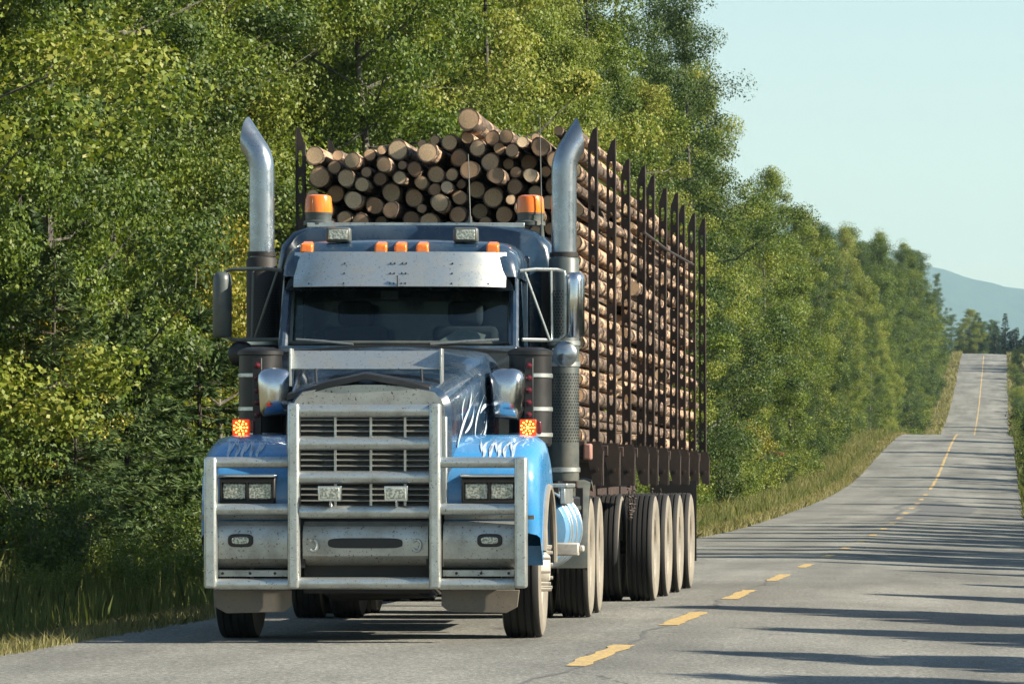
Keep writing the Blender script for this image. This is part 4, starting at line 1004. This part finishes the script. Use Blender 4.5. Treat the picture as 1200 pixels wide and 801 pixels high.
def spruce(seed, H, Rr, mat='needle', dens=1.0, z0=0.25, nw=1.0):
    r_ = np.random.default_rng(seed); mb = MB()
    mb.tube([(0, 0, -0.15), (0.02, 0, H * 0.4), (0, 0.02, H * 0.75), (0, 0, H)], [0.011 * H + 0.02, 0.008 * H + 0.012, 0.004 * H + 0.008, 0.008], 7)
    Q = []; z = z0
    while z < H * 0.985:
        nb = r_.integers(5, 8); u = z / H
        for k in range(nb):
            a = r_.uniform(0, 6.283); L = (Rr * (1 - u) + 0.05) * (r_.uniform(0.7, 1.15) if u < 0.55 else r_.uniform(0.85, 1.05)); droop = r_.uniform(-0.30, -0.05) if u < 0.6 else r_.uniform(-0.1, 0.35)
            d = np.array([math.cos(a), math.sin(a), droop]); side = np.array([-math.sin(a), math.cos(a), 0])
            if L > 0.5: mb.cyl((0, 0, z), tuple(np.array([0, 0, z]) + d * L * 0.9), 0.014, 0.004, 4, caps=False)
            n = int((16 + 62 * L) * dens); t_ = np.sqrt(r_.random(n)) ; sg = r_.choice([-1, 1], n)
            base = np.array([0, 0, z]) + d[None] * (t_ * L)[:, None]
            base[:, 2] += 0.14 * L * t_ ** 2
            wd = (1 - t_) * L * 0.42 + 0.09
            tip = base + d[None] * (wd * 0.7)[:, None] + side[None] * (sg * wd)[:, None] * r_.uniform(0.3, 1, n)[:, None]; tip[:, 2] += r_.normal(-0.02, 0.045, n)
            f = r_.uniform(0.25, 1.0, n)[:, None]; c = base * (1 - f) + tip * f
            v = unit(tip - base) ; l = r_.uniform(0.07, 0.16, n)[:, None]; up = np.array([0, 0, 1.0]) + r_.normal(0, 0.5, (n, 3)); wv = unit(np.cross(v, up)) * r_.uniform(0.014, 0.032, n)[:, None] * nw
            Q.append(np.stack([c - v * l * 0.5, c + wv, c + v * l, c - wv], 1).reshape(-1, 3))
        z += r_.uniform(0.14, 0.24) * (0.7 + H / 16)
    return mb.mesh('trunk', 'sbark', 60), np_mesh('crown', np.concatenate(Q), 4, mat)
def spray(seed, H, Rr, nleaf, size, mat):
    """low shrub: several stems from the ground with leaf clumps"""
    r_ = np.random.default_rng(seed); mb = MB(); cl = []
    for i in range(9):
        a = i * 2.399; L = Rr * r_.uniform(0.3, 1.0); p1 = (L * math.cos(a), L * math.sin(a), H * r_.uniform(0.5, 1.0))
        mb.tube([(0.05 * math.cos(a), 0.05 * math.sin(a), -0.1), (p1[0] * 0.45, p1[1] * 0.45, p1[2] * 0.6), p1], [0.016, 0.011, 0.004], 5)
        for k in range(6):
            t_ = 0.25 + 0.75 * (k + r_.random()) / 6; cl.append(np.array(p1) * t_ + r_.normal(0, 0.14, 3))
    cl = np.array(cl); ci = r_.integers(0, len(cl), nleaf); off = unit(r_.normal(size=(nleaf, 3))) * (r_.random((nleaf, 1)) ** 0.5) * 0.30; cen = cl[ci] + off; cen[:, 2] = np.maximum(cen[:, 2], 0.03)
    return mb.mesh('stem', 'tbark', 60), np_mesh('foliage', leaf_quads(r_, cen, size, unit(off)), 4, mat)

BL = [broadleaf(1, 15.5, 2.5, 0.7, 84000, 0.066, 32, 'leaf'), broadleaf(2, 16.5, 2.2, 1.2, 74000, 0.064, 34, 'leaf', lean=0.3), broadleaf(3, 14.0, 2.7, 0.5, 84000, 0.067, 30, 'leaf'),
      broadleaf(4, 16.0, 2.3, 1.0, 72000, 0.062, 32, 'leaf_dark'), broadleaf(5, 15.0, 2.4, 0.8, 70000, 0.064, 30, 'leaf_olive'), broadleaf(6, 13.0, 2.6, 0.5, 76000, 0.062, 28, 'leaf_dark')]
YL = [broadleaf(7, 5.5, 1.3, 0.5, 14000, 0.06, 22, 'leaf_yellow', 0.24), broadleaf(8, 4.0, 1.1, 0.4, 9000, 0.06, 18, 'leaf_red', 0.22)]
SP = [spruce(11, 6.5, 2.6, dens=1.5), spruce(12, 5.0, 2.1, dens=1.5), spruce(13, 11.0, 1.9, dens=1.0, nw=1.7), spruce(14, 12.5, 1.7, dens=1.0, nw=1.7), spruce(15, 9.0, 3.6, dens=1.6, nw=2.2)]
SH = [spray(21, 1.7, 1.0, 5200, 0.056, 'leaf'), spray(22, 1.3, 0.9, 4600, 0.052, 'leaf_olive'), spray(23, 2.2, 1.1, 6000, 0.056, 'leaf_dark')]
def plant(name, meshes, x, y, sc_, label, cat, group, sx=1.0, dz=-0.05, pn=('trunk', 'crown')):
    e = empty(name, (x, y, ground_z(x, y) + dz), random.uniform(0, 6.283)); e.scale = (sc_ * sx, sc_ * sx, sc_)
    for m_, n_ in zip(meshes, pn):
        o = bpy.data.objects.new(n_, m_); COL.objects.link(o); o.parent = e
    return tag(e, label, cat, group)

KIND = ['bright green', 'slim bright green', 'broad bright green', 'dark green', 'olive', 'bushy dark green']
def zone(y):
    if y < 62: return 'leafy tree in the forest edge beside the loaded truck', 'leafy trees beside the truck'
    if y < 140: return 'leafy tree in the forest edge behind the log load', 'leafy trees behind the log load'
    if y < 330: return 'leafy tree in the tall row past the trailer end', 'leafy trees past the trailer end'
    return 'leafy tree on the far rise beside the climbing road', 'leafy trees on the far rise'
rf = random.Random(21)
def forest(y0, y1, step, x0, x1, hs, kinds, skip=0.0):
    y = y0
    while y < y1:
        if rf.random() >= skip:
            k = rf.choice(kinds); xx = rf.uniform(x0, x1); yy = y + rf.uniform(-0.4, 0.4) * step
            a, g = zone(yy); plant('leafy_tree', BL[k], xx, yy, rf.uniform(*hs), KIND[k] + ' ' + a, 'tree', KIND[k] + ' ' + g, rf.uniform(0.72, 1.15))
        y += step * rf.uniform(0.75, 1.25)
forest(58, 84, 2.7, -14.4, -12.6, (0.82, 1.0), [0, 2, 0, 1, 4, 2, 5])
forest(84, 142, 3.6, -12.8, -10.2, (0.62, 1.04), [0, 1, 2, 2, 0, 3, 4, 5])
forest(54, 84, 3.2, -18.0, -15.6, (0.95, 1.15), [0, 1, 3, 4, 2])
forest(84, 146, 3.4, -16.4, -13.6, (1.05, 1.25), [0, 1, 3, 4, 2])
forest(52, 150, 4.5, -22.5, -19, (1.05, 1.2), [0, 1, 3, 4])
forest(142, 186, 4.2, -13.0, -10.0, (0.76, 1.16), [0, 1, 2, 3, 4, 5, 3])
forest(186, 300, 4.2, -12.8, -9.6, (0.46, 0.86), [0, 1, 2, 3, 4, 5, 3])
forest(142, 200, 4.0, -15.5, -13.2, (0.80, 1.0), [1, 3, 4, 0, 5])
forest(200, 320, 4.5, -15.5, -13.2, (0.62, 0.84), [1, 3, 4, 0, 5])
forest(300, 420, 5.0, -12.5, -9.8, (0.50, 0.68), [3, 5, 0, 1, 2])
forest(420, 600, 5.0, -12.5, -9.8, (0.85, 1.15), [3, 5, 0, 1, 2, 3])
forest(420, 560, 7.0, -16.5, -13.0, (1.0, 1.2), [3, 5, 1])
forest(600, 710, 6.0, -11.5, -9.2, (0.5, 0.75), [3, 5, 0, 1, 2])
# spruces in the forest edge next to the cab
for x, y, k, s_, lab in ((-11.9, 59.8, 0, 0.66, 'young spruce with drooping feathery boughs under the leafy trees beside the truck'), (-11.45, 58.8, 1, 0.5, 'low spruce closest to the tall dry grass beside the truck'),
                         (-11.8, 64.2, 1, 0.74, 'small spruce half hidden between shrubs just off the bull bar'), (-12.1, 67.2, 0, 0.62, 'spruce standing in shade behind the passenger side mirror'), (-12.7, 61.6, 0, 0.75, 'spruce whose boughs reach into the yellowing sapling'),
                         (-11.9, 70.6, 1, 0.8, 'spruce tight behind the passenger side fender and mirror')):
    plant('spruce_tree', SP[k], x, y, s_, lab, 'tree', None)
for x, y, k, s_, lab in ((-12.15, 60.4, 0, 0.62, 'yellowing sapling at the forest edge beside the dry grass'), (-11.9, 72.0, 0, 0.9, 'yellow-leaved sapling beside the passenger side mirror'), 
                         (-9.8, 190, 1, 0.55, 'red-leaved shrub-like sapling at the foot of trees past the trailer'), (-9.9, 176, 0, 0.9, 'yellow sapling at the foot of trees past the trailer')):
    plant('sapling', YL[k], x, y, s_, lab, 'sapling', None)
for i, (x, y) in enumerate([(-9.6, 53.5), (-9.8, 56.8), (-9.3, 59.5), (-9.5, 62), (-9.0, 55), (-11.2, 56.2), (-11.1, 63.6), (-10.5, 67), (-10.6, 53.0), (-10.1, 55.2), (-10.9, 57.0), (-10.3, 60.0), (-10.8, 62.5), (-10.2, 51.0), (-10.9, 65.0), (-9.9, 63.5)]):
    plant('shrub', SH[i % 3], x, y, rf.uniform(0.42, 0.68), ['green', 'olive', 'dark'][i % 3] + ' low shrub in the shaded tall grass beside the truck', 'shrub', ['green', 'olive', 'dark'][i % 3] + ' low shrubs in the shaded grass', pn=('stem', 'foliage'))
SLAB = ['leafy green shrub in the verge brush along the forest edge', 'olive roadside shrub in the verge brush along the forest edge', 'tall dark shrub in the verge brush along the forest edge']
y = 66
while y < 300:
    k = rf.randrange(3); x = rf.uniform(-12.4, -11.6) if y < 82 else rf.uniform(-10.2, -8.6)
    plant('shrub', SH[k], x, y, rf.uniform(0.7, 1.15), SLAB[k], 'shrub', ['green', 'olive', 'dark'][k] + ' verge shrubs', pn=('stem', 'foliage'))
    y += rf.uniform(1.4, 3.0) if y > 100 else rf.uniform(1.3, 2.2)
y = 420
while y < 690:
    k = rf.randrange(3); plant('shrub', SH[k], rf.uniform(-9.2, -8.0), y, rf.uniform(0.9, 1.6), ['green', 'olive', 'dark'][k] + ' shrub on the bank of the far rise', 'shrub', ['green', 'olive', 'dark'][k] + ' shrubs on the far rise', pn=('stem', 'foliage')); y += rf.uniform(4, 8)
# far side of the road: brush and spruces at the edge of the oncoming lane
y = 110
while y < 700:
    k = rf.randrange(3); s_ = rf.uniform(0.7, 1.3); x = rf.uniform(2.2, 3.4) if y < 170 else rf.uniform(1.5, 2.6)
    plant('shrub', SH[k], x, y, s_, ['green', 'olive', 'dark'][k] + ' shrub on the verge opposite the forest wall', 'shrub', ['green', 'olive', 'dark'][k] + ' shrubs on the opposite verge', pn=('stem', 'foliage')); y += rf.uniform(3, 7) if y < 320 else rf.uniform(6, 12)
# spruces on the opposite verge; their tips throw the long bars of shade across the road
SHADE = [(29.5, -1.9), (33.3, -2.2), (38.8, -2.0), (44.2, -3.2), (51.5, -1.4), (58, -0.4), (65, -1.5), (69, -3), (73, -6.5), (76, -7), (80.5, -6.2), (84, -5.5), (91, -6), (95, -7), (98, -4), (102, -6.6), (107, -6), (112, -7.5), (117, -5), (121, -4), (131, -5), (150, -6), (166, -4), (183, -6.5), (198, -7), (214, -5), (236, -8.0), (262, -8.5), (300, -5), (470, -6), (482, -9), (515, -1), (523, -1), (560, -1), (590, -2), (620, -4), (640, -7), (648, -8)]
tanE = math.tan(R(SUN_EL)); caz, saz = math.cos(R(SUN_AZ)), math.sin(R(SUN_AZ))
for i, (d, xt) in enumerate(SHADE):
    xtree = rf.uniform(8.5, 13.0) if d < 300 else rf.uniform(5.5, 8); k = 4
    run = (xtree - xt) / saz; yt = d + caz * (xtree - 0.0) / saz
    H = run * tanE + prof(d) - ground_z(xtree, yt); h0 = 9.0
    plant('spruce_tree', SP[k], xtree, yt, H / h0, 'dark spruce on the opposite verge casting long shade over the road', 'tree', 'spruces on the opposite verge', 1.9 if d < 62 else 1.15)
for y in np.arange(128, 420, 13.0):
    k = 2 + rf.randrange(2); plant('spruce_tree', SP[k], rf.uniform(2.6, 4.6), y + rf.uniform(-4, 4), rf.uniform(0.35, 0.6), 'short spruce among shrubs on the verge opposite the forest wall', 'tree', 'short spruces opposite')
# spruce wood beyond the crest
for i in range(110):
    x = rf.uniform(-9, 14); y = rf.uniform(830, 1000); k = 2 + rf.randrange(2); big = 0.62 + max(0, x - 3) * 0.05
    plant('spruce_tree', SP[k], x, y, rf.uniform(0.75, 1.25) * big * (1.75 if y > 900 else 1.4), 'hazy blue-green spruce standing beyond the crest of the road', 'tree', 'spruces beyond the crest', 1.6)
for i in range(10):
    x = rf.uniform(4.5, 9); y = rf.uniform(640, 760); k = 2 + rf.randrange(2)
    plant('spruce_tree', SP[k], x, y, rf.uniform(0.6, 0.95), 'dark spruce beside the crest on the opposite verge', 'tree', 'spruces beside the crest', 1.2)
for i in range(14):
    k = rf.choice([0, 3, 5]); plant('leafy_tree', BL[k], rf.uniform(-9, 3.5), rf.uniform(840, 930), rf.uniform(0.62, 0.85), KIND[k] + ' leafy tree standing low beyond the crest of the road', 'tree', KIND[k] + ' leafy trees beyond the crest', 1.3)
# grasses
def blades(name, mat, n, xr, yr, hr, wr, seed, lean=0.35, edge=None, ypow=1.0, clumps=0, label=None):
    r_ = np.random.default_rng(seed)
    y = yr[0] + (yr[1] - yr[0]) * r_.random(n) ** ypow
    if clumps:
        cy = yr[0] + (yr[1] - yr[0]) * r_.random(clumps) ** ypow; ci = r_.integers(0, clumps, n); y = cy[ci] + r_.normal(0, 0.16, n); cu = r_.random(clumps); u = cu[ci]
    else: u = r_.random(n)
    if edge == 'l':
        el = np.interp(y, [0, 62, 80, 105], [-6.85, -6.85, -6.5, -6.1]); x = el - (xr[0] + (xr[1] - xr[0]) * u)
    elif edge == 'r': x = EDGE_R + xr[0] + (xr[1] - xr[0]) * u
    if clumps: x = x + r_.normal(0, 0.12, n)
    z = np.array([ground_z(a, b) for a, b in zip(x, y)]); h = r_.uniform(*hr, n) * (r_.uniform(0.6, 1.0, n))
    if clumps: h = h * r_.uniform(0.35, 1.2, clumps)[ci]
    wd = r_.uniform(*wr, n)
    a = r_.uniform(0, 6.283, n); l = r_.normal(0, lean, n) * h; b = r_.uniform(0, 6.283, n)
    base = np.stack([x, y, z - 0.02], 1); s_ = np.stack([np.cos(a), np.sin(a), 0 * a], 1) * wd[:, None]
    mid = base + np.stack([np.cos(b) * l * 0.3, np.sin(b) * l * 0.3, h * 0.6], 1); tip = base + np.stack([np.cos(b) * l, np.sin(b) * l, h], 1)
    q = np.stack([base - s_, base + s_, mid + s_ * 0.7, tip, mid - s_ * 0.7], 1).reshape(-1, 3)
    o = bpy.data.objects.new(name, np_mesh(name, q, 5, mat)); COL.objects.link(o); return tag(o, label, 'grass', kind='stuff')
blades('dry_grass', 'dry_grass', 60000, (-0.12, 1.3), (24, 75), (0.04, 0.17), (0.002, 0.005), 31, 0.5, 'l', label='short dry yellow grass along the asphalt edge by the truck')
blades('tall_grass', 'green_grass', 80000, (0.9, 5.6), (30, 84), (0.12, 0.6), (0.002, 0.004), 32, 0.28, 'l', clumps=4200, label='tall pale seeding grass at the foot of the spruces')
blades('far_dry_grass', 'dry_grass', 70000, (-0.1, 1.8), (75, 320), (0.06, 0.28), (0.006, 0.014), 33, 0.5, 'l', 1.4, label='dry yellow grass strip along the asphalt past the trailer')
blades('far_tall_grass', 'green_grass', 90000, (0.6, 4.6), (78, 330), (0.2, 0.7), (0.004, 0.011), 34, 0.35, 'l', 1.4, 8000, label='rank green and straw coloured grass filling the verge past the trailer')
blades('straw_grass', 'dry_grass', 60000, (0.9, 3.4), (78, 320), (0.2, 0.65), (0.004, 0.010), 38, 0.4, 'l', 1.4, 5000, label='bleached seeding stalks standing through the verge past the trailer')
blades('rise_grass', 'dry_grass', 16000, (-0.1, 2.6), (420, 720), (0.2, 0.7), (0.03, 0.06), 35, 0.4, 'l', label='straw coloured grass on the bank of the far rise')
blades('opposite_grass', 'green_grass', 26000, (-0.1, 3.0), (95, 420), (0.15, 0.7), (0.010, 0.025), 36, 0.4, 'r', 1.3, label='green and straw grass along the oncoming lane')
blades('opposite_rise_grass', 'dry_grass', 9000, (-0.1, 3.0), (420, 720), (0.2, 0.7), (0.03, 0.06), 37, 0.4, 'r', label='straw coloured grass beside the oncoming lane on the far rise')

# ------------------------------------------------------------------ haze: one closed box of air round everything
mb = MB(); mb.box(-9100, 9100, -5600, 15300, -8, 760)
t = NT('haze_air'); t.n.remove(t.b)
v = t.new('ShaderNodeVolumePrincipled'); v.inputs['Density'].default_value = 0.00007; v.inputs['Color'].default_value = (0.50, 0.78, 0.90, 1); v.inputs['Anisotropy'].default_value = 0.2
t.link(v.outputs[0], t.out.inputs['Volume'])
hz = mb.build('haze', t.m, smooth=0); tag(hz, 'thin bluish haze filling the air over the road and far hill', 'haze', kind='stuff')
